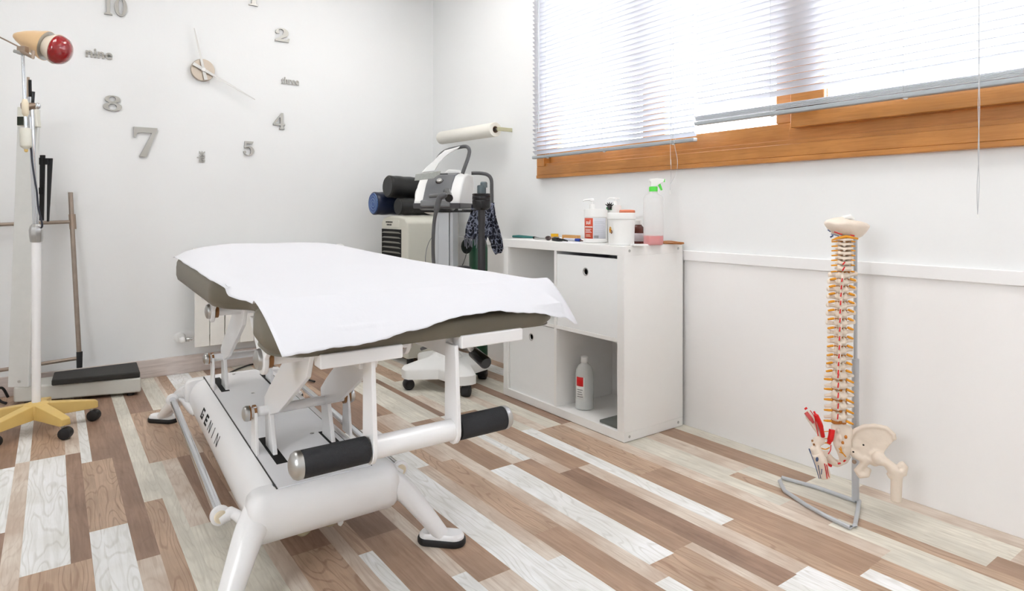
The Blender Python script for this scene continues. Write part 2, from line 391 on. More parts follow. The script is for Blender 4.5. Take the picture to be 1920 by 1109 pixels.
# ================================================================ BLINDS
M['lcord'] = mat('ladder_cord', (190, 193, 198), .7)
M['plug'] = mat('clear_plastic_plug', (235, 238, 240), .2)
M['slat'] = mat('blind_slat', (226, 229, 234), 0.4, 0.0, var=0.01)
def translucent(m, f_):
    nt = m.node_tree; b = nt.nodes['Principled BSDF']; out = nt.nodes['Material Output']
    tr = nt.nodes.new('ShaderNodeBsdfTranslucent'); tr.inputs['Color'].default_value = (.93, .94, 1, 1)
    mx = nt.nodes.new('ShaderNodeMixShader'); mx.inputs[0].default_value = f_
    nt.links.new(b.outputs[0], mx.inputs[1]); nt.links.new(tr.outputs[0], mx.inputs[2]); nt.links.new(mx.outputs[0], out.inputs['Surface'])
translucent(M['slat'], .27)
def blind(name, y0, y1, ztop, zlow, ladders, label, zrail, stack=0, wand=None, cord=None):
    X = 2.098
    t = thing(name, (X, (y0 + y1) / 2, zrail), label, 'blind', 'venetian blinds on the window')
    mb = MB(); z = zlow; n = 0; a = math.radians(-44)
    while z < ztop:
        # slat: slightly crowned strip
        prof = []
        for k in range(5):
            u = -0.0125 + 0.025 * k / 4
            prof.append((u * math.cos(a), u * math.sin(a) + 0.0016 * (1 - (u / .0125) ** 2)))
        ring = [V((X + px_, y0, z + pz)) for px_, pz in prof] + [V((X + px_, y0, z + pz - .0005)) for px_, pz in prof[::-1]]
        mb.prism(ring, (0, y1 - y0, 0)); z += .0236
    mb.build('slats', 'slat', t, ang=60)
    if stack:
        mb = MB()
        for k in range(stack): mb.box(X - .0125, X + .0125, y0, y1, zrail + .012 + k * .0035, zrail + .014 + k * .0035)
        mb.build('stacked_slats', 'slat', t)
    MB().box(X - .013, X + .013, y0 - .001, y1 + .001, zrail - .006, zrail + .009).build('bottom_rail', mat('blind_rail', (172, 178, 182), .4, .2), t, bevel=.004)
    for y in ladders:
        for dx in (-.0135, .0135): MB().cyl((X + dx, y, zrail), (X + dx, y, ztop), .0006, seg=6).build('ladder_cord', 'lcord', t)
        MB().ell((X, y, zrail - .006), .008, .008, .005).build('cord_plug', 'plug', t)
    MB().box(X - .02, X + .02, y0, y1, ztop, ztop + .03).build('head_rail', 'slat', t, bevel=.002)
    return t, X
t, X = blind('venetian_blind', 1.638, 2.70, 2.235, 1.222, [1.75, 2.16, 2.58], 'left venetian blind hanging down to the wooden sill, fully lowered grey white slats', 1.196)
MB().cyl((X - .03, 2.62, 1.33), (X - .03, 2.62, 2.25), .004, seg=8).build('tilt_wand', mat('clear_wand', (235, 238, 240), .1, trans=.5), t)
c1 = [atX(1257, 262, X - .03) , atX(1258, 300, X - .035), atX(1258, 330, X - .03), atX(1256, 362, X - .03)]
cl = [V((X - .03, c1[0].y, 2.25))] + c1
c2 = [V((X - .028, c1[0].y - .02, 2.25)), atX(1262, 200, X - .028), atX(1264, 265, X - .028), atX(1270, 300, X - .028), atX(1268, 325, X - .028), atX(1257, 345, X - .03)]
M['cord'] = mat('pull_cord', (200, 202, 205), .7)
MB().tube(spl(cl, 6), .0009, 6).build('pull_cord', 'cord', t)
MB().tube(spl(c2, 6), .0009, 6).build('pull_cord', 'cord', t)
MB().cyl(c1[-1] + V((0, 0, .012)), c1[-1] + V((0, 0, -.006)), .002, .004, 10).build('cord_tassel', 'white', t)
t, X = blind('venetian_blind', -.75, 1.634, 2.235, 1.330, [1.30, .86, .30, -.3], 'right venetian blind pulled up above the sill, its spare slats stacked on the rail', 1.258, stack=6)
c1 = [V((X - .03, atX(1835, 0, X - .03).y, 2.25)), atX(1835, 100, X - .03), atX(1834, 200, X - .03), atX(1836, 280, X - .03), atX(1832, 350, X - .03), atX(1833, 405, X - .03)]
c2 = [V((X - .03, c1[0].y, 2.25)), atX(1836, 100, X - .028), atX(1837, 200, X - .028), atX(1834, 280, X - .028), atX(1836, 345, X - .028), atX(1833, 400, X - .028)]
MB().tube(spl(c1, 6), .0009, 6).build('pull_cord', 'cord', t)
MB().tube(spl(c2, 6), .0009, 6).build('pull_cord', 'cord', t)
MB().cyl(c1[-1] + V((0, 0, .004)), c1[-1] + V((0, 0, -.006)), .0015, .003, 10).build('cord_tassel', 'white', t)

# ================================================================ CLOCK
def wall_pt(px, py, off=0.0): return atY(px, py, WY - off)
M['silver'] = mat('brushed_silver_acrylic', (186, 184, 178), .35, .35, var=.05, scale=20)
M['silverdk'] = mat('dark_grey_edge', (96, 94, 92), .4, .3)
M['handgrey'] = mat('satin_hand_metal', (214, 213, 210), .35, .3)
c = wall_pt(381, 131, .03)
ck = thing('wall_clock', wall_pt(381, 131, .0), 'round silver clock centre with two long thin hands on the white wall', 'clock')
MB().cyl((c.x, WY, c.z), (c.x, WY - .028, c.z), .062, seg=48).build('clock_disc', mat('mirror_disc', (188, 176, 162), .3, .7), ck, bevel=.002)
def hand(name, tip, tail, w0, w1, off):
    a = V((tip.x, WY - off, tip.z)); b = V((tail.x, WY - off, tail.z)); d = (a - b).normalized(); n = V((-d.z, 0, d.x))
    MB().prism([b + n * w0, b - n * w0, a - n * w1, a + n * w1], (0, -.004, 0)).build(name, 'handgrey', ck, smooth=False); dark_sides(ck.children[-1]) if False else None
hand('minute_hand', wall_pt(478, 187, .04), wall_pt(362, 119, .04), .009, .0022, .041)
hand('hour_hand', wall_pt(364, 53, .036), wall_pt(386, 150, .036), .009, .0022, .036)
MB().cyl((c.x, WY - .028, c.z), (c.x, WY - .048, c.z), .011, seg=20).build('hub', 'white', ck, bevel=.002)
def ellp(cx, cy, rx, ry, n=40, a0=0.0, a1=2 * PI):
    return [(cx + rx * math.cos(a0 + (a1 - a0) * k / n), cy + ry * math.sin(a0 + (a1 - a0) * k / n)) for k in range(n if abs(a1 - a0 - 2 * PI) < 1e-6 else n + 1)]
def bez(p, n=8):
    """smooth closed outline through flagged corner points is approximated with straight runs"""
    return p
# numeral outlines in a unit box, width then height
G1 = lambda x: [[(x + .0, .0), (x + .34, .0), (x + .34, .05), (x + .25, .09), (x + .25, 1.0), (x + .18, 1.0), (x + .0, .88), (x + .0, .83), (x + .10, .84), (x + .10, .09), (x + .0, .05)]]
G0 = lambda x: [ellp(x + .27, .5, .27, .5), ellp(x + .27, .5, .10, .42)[::-1]]
def arc(cx, cy, r, a0, a1, n=14, sy=1.0): return [(cx + r * math.cos(math.radians(a0 + (a1 - a0) * k / n)), cy + sy * r * math.sin(math.radians(a0 + (a1 - a0) * k / n))) for k in range(n + 1)]
G2 = [[(.03, .0), (.72, .0), (.76, .28), (.69, .28), (.63, .19), (.30, .19)] + [(.45, .30), (.62, .42), (.70, .55), (.70, .74)] + arc(.38, .70, .32, 8, 175, 12, .95) + [(.05, .62), (.13, .55), (.24, .58), (.25, .69), (.19, .78)] + [(.22, .88), (.32, .92), (.43, .88), (.46, .72), (.42, .55), (.26, .32), (.03, .10)]]
G4 = [[(.40, .0), (.74, .0), (.74, .06), (.66, .09), (.66, .22), (.78, .22), (.78, .33), (.66, .33), (.66, 1.0), (.54, 1.0), (.0, .33), (.0, .22), (.46, .22), (.46, .09), (.40, .06)], [(.46, .33), (.46, .74), (.13, .33)]]
G5 = [[(.12, 1.0), (.66, 1.0), (.62, .85), (.22, .85), (.20, .64)] + [(.34, .68)] + arc(.36, .34, .34, 85, -160, 18) + [(.03, .30), (.13, .34), (.22, .26), (.17, .15), (.24, .07), (.36, .05), (.46, .14), (.49, .34), (.45, .52), (.34, .60), (.20, .57), (.12, .52), (.08, .56)]]
G8 = [ellp(.38, .27, .38, .28) , ellp(.38, .26, .17, .19)[::-1]]
G8b = [ellp(.38, .76, .31, .245), ellp(.38, .77, .13, .165)[::-1]]
G7 = [[(.0, 1.0), (.78, 1.0), (.78, .93), (.42, .0), (.18, .0), (.60, .82), (.22, .82), (.10, .78), (.05, .64), (.0, .64)]]
def dark_sides(o):
    o.data.materials.append(M['silverdk'])
    for p in o.data.polygons:
        if abs(p.normal.y) < .7: p.material_index = 1
def numeral(name, label, polys, pc, hpx, wpx, rot=0.0, extra=None, thick=.011, m='silver', aspect=None):
    """numeral centred at pixel pc on the clock wall; hpx and wpx its seen height and width"""
    mb = MB(); c0 = wall_pt(pc[0], pc[1], .004)
    d = dY(pc[0], WY); h = hpx * d / F
    w = abs((wall_pt(pc[0] + wpx / 2, pc[1]) - wall_pt(pc[0] - wpx / 2, pc[1])).x)
    xs = [p[0] for pl in polys for q in pl for p in q]; ys = [p[1] for pl in polys for q in pl for p in q]
    cx, cy = (min(xs) + max(xs)) / 2, (min(ys) + max(ys)) / 2; sx = w / (max(xs) - min(xs)); sy = h / (max(ys) - min(ys))
    ax = V((math.cos(rot), 0, math.sin(rot))); ay = V((-math.sin(rot), 0, math.cos(rot)))
    for pl in polys:
        me = curve_mesh([[((p[0] - cx) * sx, (p[1] - cy) * sy) for p in q] for q in pl], thick / 2)
        add_mesh(mb, me, (c0.x, WY - thick / 2 - .0015, c0.z), ax, ay, (0, -1, 0))
    o = mb.build(name, m, smooth=False, at=(c0.x, WY - .001, c0.z - h / 2)); dark_sides(o)
    tag(o, label, 'clock numeral', 'clock numerals on the wall'); return o
numeral('clock_numeral', 'silver wall numeral 10, cut by the top of the photo', [G1(0), G0(.42)], (217, 12), 36, 43)
numeral('clock_numeral', 'silver wall numeral 1, mostly above the photo, right of the hour hand', [G1(0)], (475, -8), 38, 17)
numeral('clock_numeral', 'shiny silver wall numeral 2 right of the clock centre', [G2], (529, 66), 25, 27)
numeral('clock_numeral', 'small silver wall numeral 4 at lower right of the clock', [[G4[0], G4[1]]], (523, 227), 30, 22)
numeral('clock_numeral', 'bronze toned small wall numeral 5 above the treatment table', [G5], (466, 279), 27, 20)
numeral('clock_numeral', 'large plain silver wall numeral 7, the biggest on the clock', [G7], (273, 267), 55, 44)
numeral('clock_numeral', 'rounded silver wall numeral 8 below the word nine', [G8, G8b], (211, 194), 29, 36)
def word(body, pc, wpx, hpx, label, rot=0.0, line='strike'):
    mb = MB(); c0 = wall_pt(pc[0], pc[1], .004); d = dY(pc[0], WY)
    h = hpx * d / F; w = abs((wall_pt(pc[0] + wpx / 2, pc[1]) - wall_pt(pc[0] - wpx / 2, pc[1])).x)
    me = text_mesh(body, 1.0, 0.0, .018)
    xs = [v.co.x for v in me.vertices]; ys = [v.co.y for v in me.vertices]
    bpy.data.meshes.remove(me)
    W0, H0 = max(xs) - min(xs), max(ys) - min(ys); mx_, my_ = (max(xs) + min(xs)) / 2, (max(ys) + min(ys)) / 2
    if abs(rot) > .1: w, h = h, abs((wall_pt(pc[0] + wpx / 2, pc[1]) - wall_pt(pc[0] - wpx / 2, pc[1])).x)
    me = text_mesh(body, 1.0, .003, .018)
    ax = V((math.cos(rot), 0, math.sin(rot))); ay = V((-math.sin(rot), 0, math.cos(rot)))
    cc = V((c0.x, WY - .0045, c0.z)); add_mesh(mb, me, cc - ax * (mx_ * w / W0) - ay * (my_ * h / H0), ax, ay, (0, -1, 0), w / W0, h / H0)
    off = {'strike': -.02, 'under': -h * .5}[line]
    mb.obox(cc + ay * (h * (-.12) if line == 'strike' else -h * .52), ax, V((0, 1, 0)), ay, w * .5, .003, h * .035)
    o = mb.build('clock_numeral', 'silver', smooth=False, at=(c0.x, WY - .001, c0.z - h / 2)); dark_sides(o)
    tag(o, label, 'clock numeral', 'clock numerals on the wall')
word('nine', (186, 101), 50, 17, 'silver word nine fixed on the wall beside the heat lamp')
word('three', (544, 152), 33, 12, 'small silver word three on the wall at right of the clock', line='under')
word('six', (377, 294), 15, 21, 'small silver word six set sideways on the wall', rot=PI / 2)

# ================================================================ RADIATOR
rad = thing('radiator', (1.02, 3.88, .15), 'white sectioned radiator on the wall behind the treatment table', 'radiator')
M['radw'] = mat('radiator_enamel', (238, 236, 230), .35)
for k in range(10):
    x = .63 + k * .0787
    mb = MB(); mb.box(x + .0018, x + .0769, 3.855, 3.862, .156, .705).box(x + .030, x + .048, 3.862, 3.93, .17, .70)
    mb.box(x + .0018, x + .0769, 3.862, 3.93, .66, .70)
    mb.build('section', 'radw', rad, bevel=.003)
for a, b in ((.18, .21), (.60, .64)): MB().box(.64, 1.41, 3.88, 3.92, a, b).build('header_tube', 'radw', rad)
for a in (.70, 1.34): MB().box(a, a + .04, 3.925, WY, .5, .53).build('wall_bracket', 'steel', rad)
v = MB(); v.lathe((1.417, 3.89, .685), [(.009, 0), (.009, .02), (.012, .022), (.012, .03)], 20, (1, 0, 0)); v.build('valve_neck', 'steel', rad)
v = MB(); v.lathe((1.447, 3.89, .685), [(.013, 0), (.017, .008), (.018, .03), (.013, .045), (.004, .05)], 24, (1, 0, 0)); v.build('valve_knob', 'white', rad)
v = MB(); v.lathe((.625, 3.89, .20), [(.008, 0), (.008, .012), (.012, .014), (.012, .03), (.009, .032)], 20, (-1, 0, 0)); v.build('valve_neck', 'steel', rad)
v = MB(); v.ell((.575, 3.89, .20), .018, .018, .018); v.cyl((.575, 3.89, .20), (.575, WY, .20), .009); v.lathe((.575, WY - .001, .20), [(.03, 0), (.03, .004), (.024, .012), (.01, .014)], 24, (0, -1, 0)); v.build('valve_pipe', 'white', rad)

# ================================================================ ADDED CEILING FILL PANELS (unseen, above the frame)
M['fill_diffuser'] = emit('fill_glow', (255, 253, 250), 6.3)
for cx, cy, lab in ((1.45, .55, 'added square ceiling fill panel above the front of the room'), (1.35, 2.9, 'added square ceiling fill panel nearest the corner of the room'), (-.3, 2.6, 'added square ceiling fill panel on the left side of the room')):
    lt = thing('fill_light_panel', (cx, cy, CH - .05), lab, 'added fill light', 'added unseen fill panels')
    MB().box(cx - .31, cx + .31, cy - .31, cy + .31, CH - .04, CH).build('housing', 'white', lt, bevel=.004)
    MB().box(cx - .29, cx + .29, cy - .29, cy + .29, CH - .045, CH - .0405).build('fill_diffuser', 'fill_diffuser', lt)

# ================================================================ TREATMENT TABLE
def T(x, y, z): return V((x + .045 * (y - 1.2), y, z))      # the table stands a touch askew to the walls
tb = thing('treatment_table', T(.57, 2.1, 0), 'white hydraulic treatment table with taupe padding and black rollers', 'treatment table')
# padding
def rpoly(pts, r, n=5):
    out = []; N_ = len(pts)
    for i in range(N_):
        p = V(pts[i]).to_2d() if len(pts[i]) > 2 else V(pts[i]); a = V(pts[i - 1]); b = V(pts[(i + 1) % N_])
        rr = r[i] if isinstance(r, (list, tuple)) else r
        da = (a - p); db = (b - p); rr = min(rr, da.length * .45, db.length * .45)
        s0 = p + da.normalized() * rr; s1 = p + db.normalized() * rr
        for k in range(n + 1):
            t = k / n; out.append((s0 * (1 - t) ** 2 + p * 2 * t * (1 - t) + s1 * t * t))
    return out
def crown(x, y):
    """height of the padding top: the head part rises and is domed"""
    k = max(0.0, min(1.0, (y - 1.75) / .9)); k = k * k * (3 - 2 * k)
    u = (x - .645) / .345; side = max(0.0, 1 - abs(u) ** 4)
    return .738 + .037 * k * side
def pad(name, poly, z0, ztop, taper=.025):
    mb = MB(); cx = sum(p[0] for p in poly) / len(poly); cy = sum(p[1] for p in poly) / len(poly)
    lv = [(-taper, 0), (-.010, .006), (0, .022), (0, .050), (-.004, .066), (-.016, .076), (-.04, .080)]
    rs = []
    for off, h in lv:
        r = []
        for p in poly:
            d = V((p[0] - cx, p[1] - cy)); q = V((p[0], p[1])) + d.normalized() * off
            top = ztop(q.x, q.y); r.append(T(q.x, q.y, z0 + (top - z0) * (h / .080)))
        rs.append(r)
    mb.rings(rs)
    return mb.build(name, 'taupe', tb, ang=50)
hp = rpoly([(.300, 1.76), (.300, 2.67), (.985, 2.67), (.985, 1.76), (.915, 1.68), (.915, 1.33), (.375, 1.33), (.375, 1.68)], [.05, .09, .09, .05, .04, .02, .02, .04])
pad('head_cushion', hp, .655, lambda x, y: crown(x, y) - .004)
fp = rpoly([(.302, 1.155), (.306, 1.315), (.985, 1.315), (.93, 1.125), (.90, 1.105), (.345, 1.105)], [.05, .06, .05, .04, .03, .05])
pad('foot_cushion', fp, .652, lambda x, y: min(.734, .690 + (y - 1.10) * .30) - .004, taper=.008)
# frame beneath the padding
mb = MB()
def tbox(mb, x0, x1, y0, y1, z0, z1):
    a, b, c_, d = T(x0, y0, z0), T(x1, y0, z0), T(x1, y1, z0), T(x0, y1, z0)
    return mb.prism([a, b, c_, d], (0, 0, z1 - z0))
tbox(mb, .475, .505, 1.15, 2.5, .605, .650); tbox(mb, .665, .695, 1.15, 2.5, .605, .650)
tbox(mb, .34, .95, 2.2, 2.24, .625, .652); tbox(mb, .39, .87, 1.60, 1.64, .622, .652)
mb.build('bed_frame', 'metal_w', tb, bevel=.003)
for a, b in ((.385, .545), (.675, .830)):
    mb = MB(); tbox(mb, a, b, 1.10, 1.14, .628, .654); mb.build('end_bar', 'metal_w', tb, bevel=.003)
mb = MB(); mb.prism([T(.53, 1.17, .650), T(.55, 1.17, .632), T(.585, 1.17, .630), T(.60, 1.17, .640), T(.66, 1.17, .640), T(.69, 1.17, .652)], (0, .02, 0)); mb.build('crossbar', 'metal_w', tb, bevel=.002)
mb = MB(); mb.cyl(T(.572, 1.19, .635), T(.572, 1.19, .608), .012, .009); mb.build('release_stud', 'cream', tb, bevel=.002)
# lever with black grip
l0 = atz(872, 640, .612); l1 = pd(887, 660, 1.50); l2 = pd(912, 682, 1.44)
lv = MB().cyl(l0, l1, .007, seg=12).build('lever', 'metal_w', tb)
MB().tube([l1, l1.lerp(l2, .06), l1.lerp(l2, .95), l2], [.011, .0135, .0145, .012], 18).build('lever_grip', 'blackg', lv)
# roller bar hung under the foot end
by, bh = 1.12, .462
for x in (.482, .662):
    mb = MB()
    pts = [T(x, by - .014, .635), T(x, by + .030, .635)] + [T(x, by + .003 + .030 * math.cos(a), bh + .030 * math.sin(a)) for a in [math.radians(q) for q in range(15, -200, -20)]]
    mb.prism(pts, (.009, 0, 0)); mb.build('hanger_arm', 'metal_w', tb, bevel=.002)
MB().cyl(T(.49, by, bh), T(.662, by, bh), .0215).build('roller_axle', 'metal_w', tb)
for a, b in ((.352, .477), (.676, .792)):
    r = MB().tube([T(a, by, bh), T(b, by, bh)], .0245, 32).build('roller', 'foam', tb)
    e, o_ = (a, -1) if a < .5 else (b, 1)
    MB().lathe(T(e, by, bh), [(.0250, -.004), (.0250, .004), (.022, .010), (.013, .015), (.003, .016)], 32, (o_, 0, 0)).build('end_cap', 'steel', r)
# base: rounded side walls, flush top cover, front and rear beams
sec = [(.374, .120), (.366, .150), (.368, .180), (.378, .207), (.394, .225), (.418, .235), (.668, .235), (.694, .225), (.712, .207), (.724, .18), (.724, .150), (.716, .12)]
mb = MB(); mb.prism([T(x, 1.59, z) for x, z in sec], T(0, 2.80, 0) - T(0, 1.59, 0)); mb.build('base_shell', 'metal_w', tb, bevel=.004)
def beam(y0, sgn):
    # horizontal beam whose front is a rounded nose
    mb = MB(); rs = []
    for x, sc in ((.352, .55), (.358, .8), (.370, .95), (.388, 1), (.70, 1), (.718, .95), (.730, .8), (.736, .55)):
        pr = [(.050, .235), (.0, .235), (-.018, .228), (-.031, .207), (-.035, .178), (-.030, .147), (-.016, .124), (.005, .116), (.05, .118)]
        cz = .172
        rs.append([T(x, y0 + sgn * (q[0] if sc == 1 else q[0] * sc + .012 * (1 - sc)), cz + (q[1] - cz) * (sc if sc < 1 else 1)) for q in pr])
    mb.rings(rs)
    return mb.build('end_beam', 'metal_w', tb, ang=50)
beam(1.565, 1); beam(2.83, -1)
mb = MB(); tbox(mb, .424, .663, 1.572, 2.82, .2352, .2385); cov = mb.build('base_cover', mat('cover_panel', (240, 240, 243), .25, var=.01, coat=.3), tb, bevel=.001, segs=1)
mb = MB(); tbox(mb, .4205, .4238, 1.575, 2.82, .2350, .2360); tbox(mb, .6632, .6665, 1.575, 2.82, .2350, .2360); mb.build('cover_seam', mat('painted_seam_shade', (70, 68, 66), .8), tb, smooth=False)  # dark strips stand in for the shade in the gap beside the cover
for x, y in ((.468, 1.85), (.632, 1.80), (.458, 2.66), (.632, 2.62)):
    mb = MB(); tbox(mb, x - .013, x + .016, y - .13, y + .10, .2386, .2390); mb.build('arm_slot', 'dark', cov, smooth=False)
for x, y in ((.55, 1.60), (.53, 2.78), (.54, 2.45), (.60, 1.9)):
    MB().lathe(T(x, y, .2385), [(.006, 0), (.006, .0015), (.003, .003)], 16).build('screw', 'steel', cov)
# letters on the sloping side: baseline runs towards the foot end
def strokes(poly_list, pc, ax, ay, an, s):
    mb = MB()
    for pl in poly_list: mb.prism([pc + ax * (p[0] * s * 1.6) + ay * (p[1] * s) for p in pl], an * .0006)
    return mb
def rect(x0, y0, x1, y1): return [(x0, y0), (x1, y0), (x1, y1), (x0, y1)]
LET = {
 'G': [rect(0, 0, .22, 1), rect(.22, .8, .8, 1), rect(.22, 0, .8, .2), rect(.6, .2, .8, .52), rect(.42, .38, .6, .52)],
 'E': [rect(0, 0, .22, 1), rect(.22, .8, .8, 1), rect(.22, 0, .8, .2), rect(.22, .4, .72, .6)],
 'N': [rect(0, 0, .08, 1), rect(.66, 0, .74, 1), [(.0, 1), (.10, 1), (.74, 0), (.64, 0)]],
 'I': [rect(.0, 0, .08, 1)]}
axn = (T(0, 1, 0) - T(0, 2, 0)).normalized()
P0 = T(.3662, 2.0, .176); P1 = T(.3790, 2.0, .2085); ayn = (P1 - P0).normalized(); ann = axn.cross(ayn).normalized()
if ann.x > 0: ann = -ann
lh = .033; ycur = 2.475
for ch in 'GENIN':
    mb = strokes(LET[ch], T(.3675, ycur, .1775) + ann * .0012, axn, ayn, ann, lh)
    mb.build('letter', 'dark', tb, smooth=False)
    ycur -= {'G': .085, 'E': .080, 'N': .088, 'I': .058}[ch]
# legs and pads
def leg(x0, y0, x1, y1, dxy):
    dv = V(dxy).normalized()
    pts = spl([T(x0, y0, .185), T(x0 + (x1 - x0) * .30, y0 + (y1 - y0) * .30, .158), T(x0 + (x1 - x0) * .68, y0 + (y1 - y0) * .68, .088), T(x1, y1, .022)], 6)
    n = len(pts)
    lg = MB().tube(pts, [.026 + .019 * (1 - i / (n - 1)) ** 1.3 for i in range(n)], 20, flat=.8).build('leg', 'metal_w', tb)
    c0 = T(x1, y1, 0); d = V((dv.x, dv.y, 0)); nn = V((-d.y, d.x, 0))
    def caps(r, L, z): return [c0 + d * ((L if math.cos(a) > 0 else -L) * 1 + r * math.cos(a)) + nn * (r * math.sin(a)) + V((0, 0, z)) for a in [2 * PI * k / 28 + .001 for k in range(28)]]
    MB().rings([caps(.0285, .036, .0), caps(.031, .036, .004), caps(.031, .036, .014), caps(.029, .036, .018)]).build('rubber_foot', 'black', lg)
    MB().rings([caps(.0265, .036, .0175), caps(.0265, .036, .024), caps(.022, .034, .031)]).build('foot_plate', 'metal_w', lg)
leg(.705, 1.585, .848, 1.520, (.7, -.7)); leg(.385, 1.585, .284, 1.480, (-.7, -.7))
leg(.705, 2.82, .850, 3.09, (.7, .7)); leg(.385, 2.82, .300, 3.10, (-.7, .7))
# pedal rails
for xr, xb, sgn in ((.314, .392, -1), (.803, .70, 1)):
    r = MB().cyl(T(xr, 1.71, .15), T(xr, 2.86, .15), .0125).build('pedal_rail', 'chrome', tb)
    for yy, yb, s2 in ((1.705, 1.60, 1), (2.865, 2.77, -1)):
        mt = MB(); mt.lathe(T(xr, yy, .15), [(.018, -.008), (.0235, -.006), (.0235, .006), (.018, .009)], 28, (0, -s2, 0))
        mt.tube(spl([T(xr, yy, .142), T(xr - sgn * .03, yy - s2 * .01, .150), T(xb - sgn * (-.02), yb + s2 * .05, .128), T(xb, yb + s2 * .02, .122)], 6), [.017] * 6 + [.013] * 13, 14)
        mo = mt.build('rail_mount', 'metal_w', r)
        MB().lathe(T(xr, yy - s2 * .008, .15), [(.0155, 0), (.0155, .004), (.013, .006)], 28, (0, -s2, 0)).build('rail_cap', 'cream', mo)
# lifting linkage
def plate(pts_yz, x, th, name, par=tb, bev=.002):
    mb = MB(); mb.prism([T(x, y, z) for y, z in pts_yz], (th, 0, 0)); return mb.build(name, 'metal_w', par, bevel=bev)
def armp(yl, zl, yu, zu, x):
    d = V((yu - yl, zu - zl)).normalized(); n = V((-d.y, d.x))
    if n.x > 0: n = -n       # n points to the foot end
    P = lambda y, z, a, b: (y + n.x * a + d.x * b, z + n.y * a + d.y * b)
    pts = [(yl - .085, .205), (yl + .02, .205), P(yl, zl, -.045, -.02), P(yl, zl, -.05, .05), P(yu, zu, -.055, -.02), (yu + .05, zu + .055), (yu - .09, zu + .055), P(yu, zu, .06, .0), P(yl, zl, .045, .12), P(yl, zl, .02, .02)]
    return plate(pts, x, .012, 'lift_arm')
for yl, zl, yu, zu in ((1.86, .345, 1.50, .572), (2.62, .350, 2.26, .580)):
    for x in (.462, .626): armp(yl, zl, yu, zu, x)
    # lower shaft on two clevises
    sh = MB().cyl(T(.415, yl, zl), T(.70, yl, zl), .0135).build('lower_shaft', 'metal_w', tb)
    for x, o_ in ((.405, -1), (.708, 1)):
        MB().lathe(T(x, yl, zl), [(.0215, -.006), (.0215, .0), (.019, .006), (.011, .010), (.002, .0115)], 28, (o_, 0, 0)).build('shaft_cap', 'steel', sh)
        MB().cyl(T(x - o_ * .003, yl, zl), T(x - o_ * .010, yl, zl), .0205).build('bushing', 'copper', sh)
        MB().cyl(T(x - o_ * .018, yl, zl), T(x - o_ * .025, yl, zl), .0205).build('bushing', 'copper', sh)
        plate([(yl + .03, .234), (yl - .045, .234), (yl - .022, zl), (yl - .012, zl + .018), (yl + .012, zl + .018), (yl + .022, zl)], x - o_ * .010 - (.008 if o_ < 0 else 0) * -1 - (.008 if o_ > 0 else .0), .008, 'clevis')
    us = MB().cyl(T(.380, yu, zu), T(.72, yu, zu), .0165).build('upper_shaft', 'metal_w', tb)
    for x, o_ in ((.364, -1), (.735, 1)):
        MB().lathe(T(x, yu, zu), [(.0245, -.004), (.0245, .0), (.022, .006), (.013, .010), (.002, .012)], 28, (o_, 0, 0)).build('shaft_cap', 'steel', us)
        MB().cyl(T(x - o_ * .018, yu, zu), T(x - o_ * .028, yu, zu), .0225).build('bushing', 'copper', us)
        pts = [(yu + .13, .652), (yu - .14, .652)] + [(yu + .036 * math.cos(a), zu + .036 * math.sin(a)) for a in [math.radians(q) for q in range(170, 371, 20)]]
        plate(pts, x - o_ * .004 - (.012 if o_ > 0 else 0), .012, 'hanger_lug', bev=.003)
# hydraulics just visible under the front beam
hh = MB()
hh.tube(spl([T(.47, 1.66, .10), T(.50, 1.64, .075), T(.53, 1.65, .09), T(.52, 1.67, .105), T(.49, 1.68, .09), T(.53, 1.70, .08), T(.58, 1.68, .10)], 6), .006, 10)
hh.tube(spl([T(.55, 1.64, .10), T(.57, 1.63, .085), T(.60, 1.65, .095), T(.60, 1.70, .11)], 6), .007, 10)
hh.build('hydraulic_hose', mat('dirty_cream_hose', (176, 166, 140), .6, var=.3), tb)
mb = MB(); mb.prism([T(.575, 1.60, .125), T(.60, 1.60, .125), T(.597, 1.60, .092), T(.590, 1.60, .085), T(.583, 1.60, .09)], (0, .006, 0)); mb.build('hook_plate', 'metal_w', tb, bevel=.002)
MB().cyl(T(.57, 1.75, .14), T(.57, 2.5, .14), .028).build('lift_cylinder', 'dkgrey', tb)

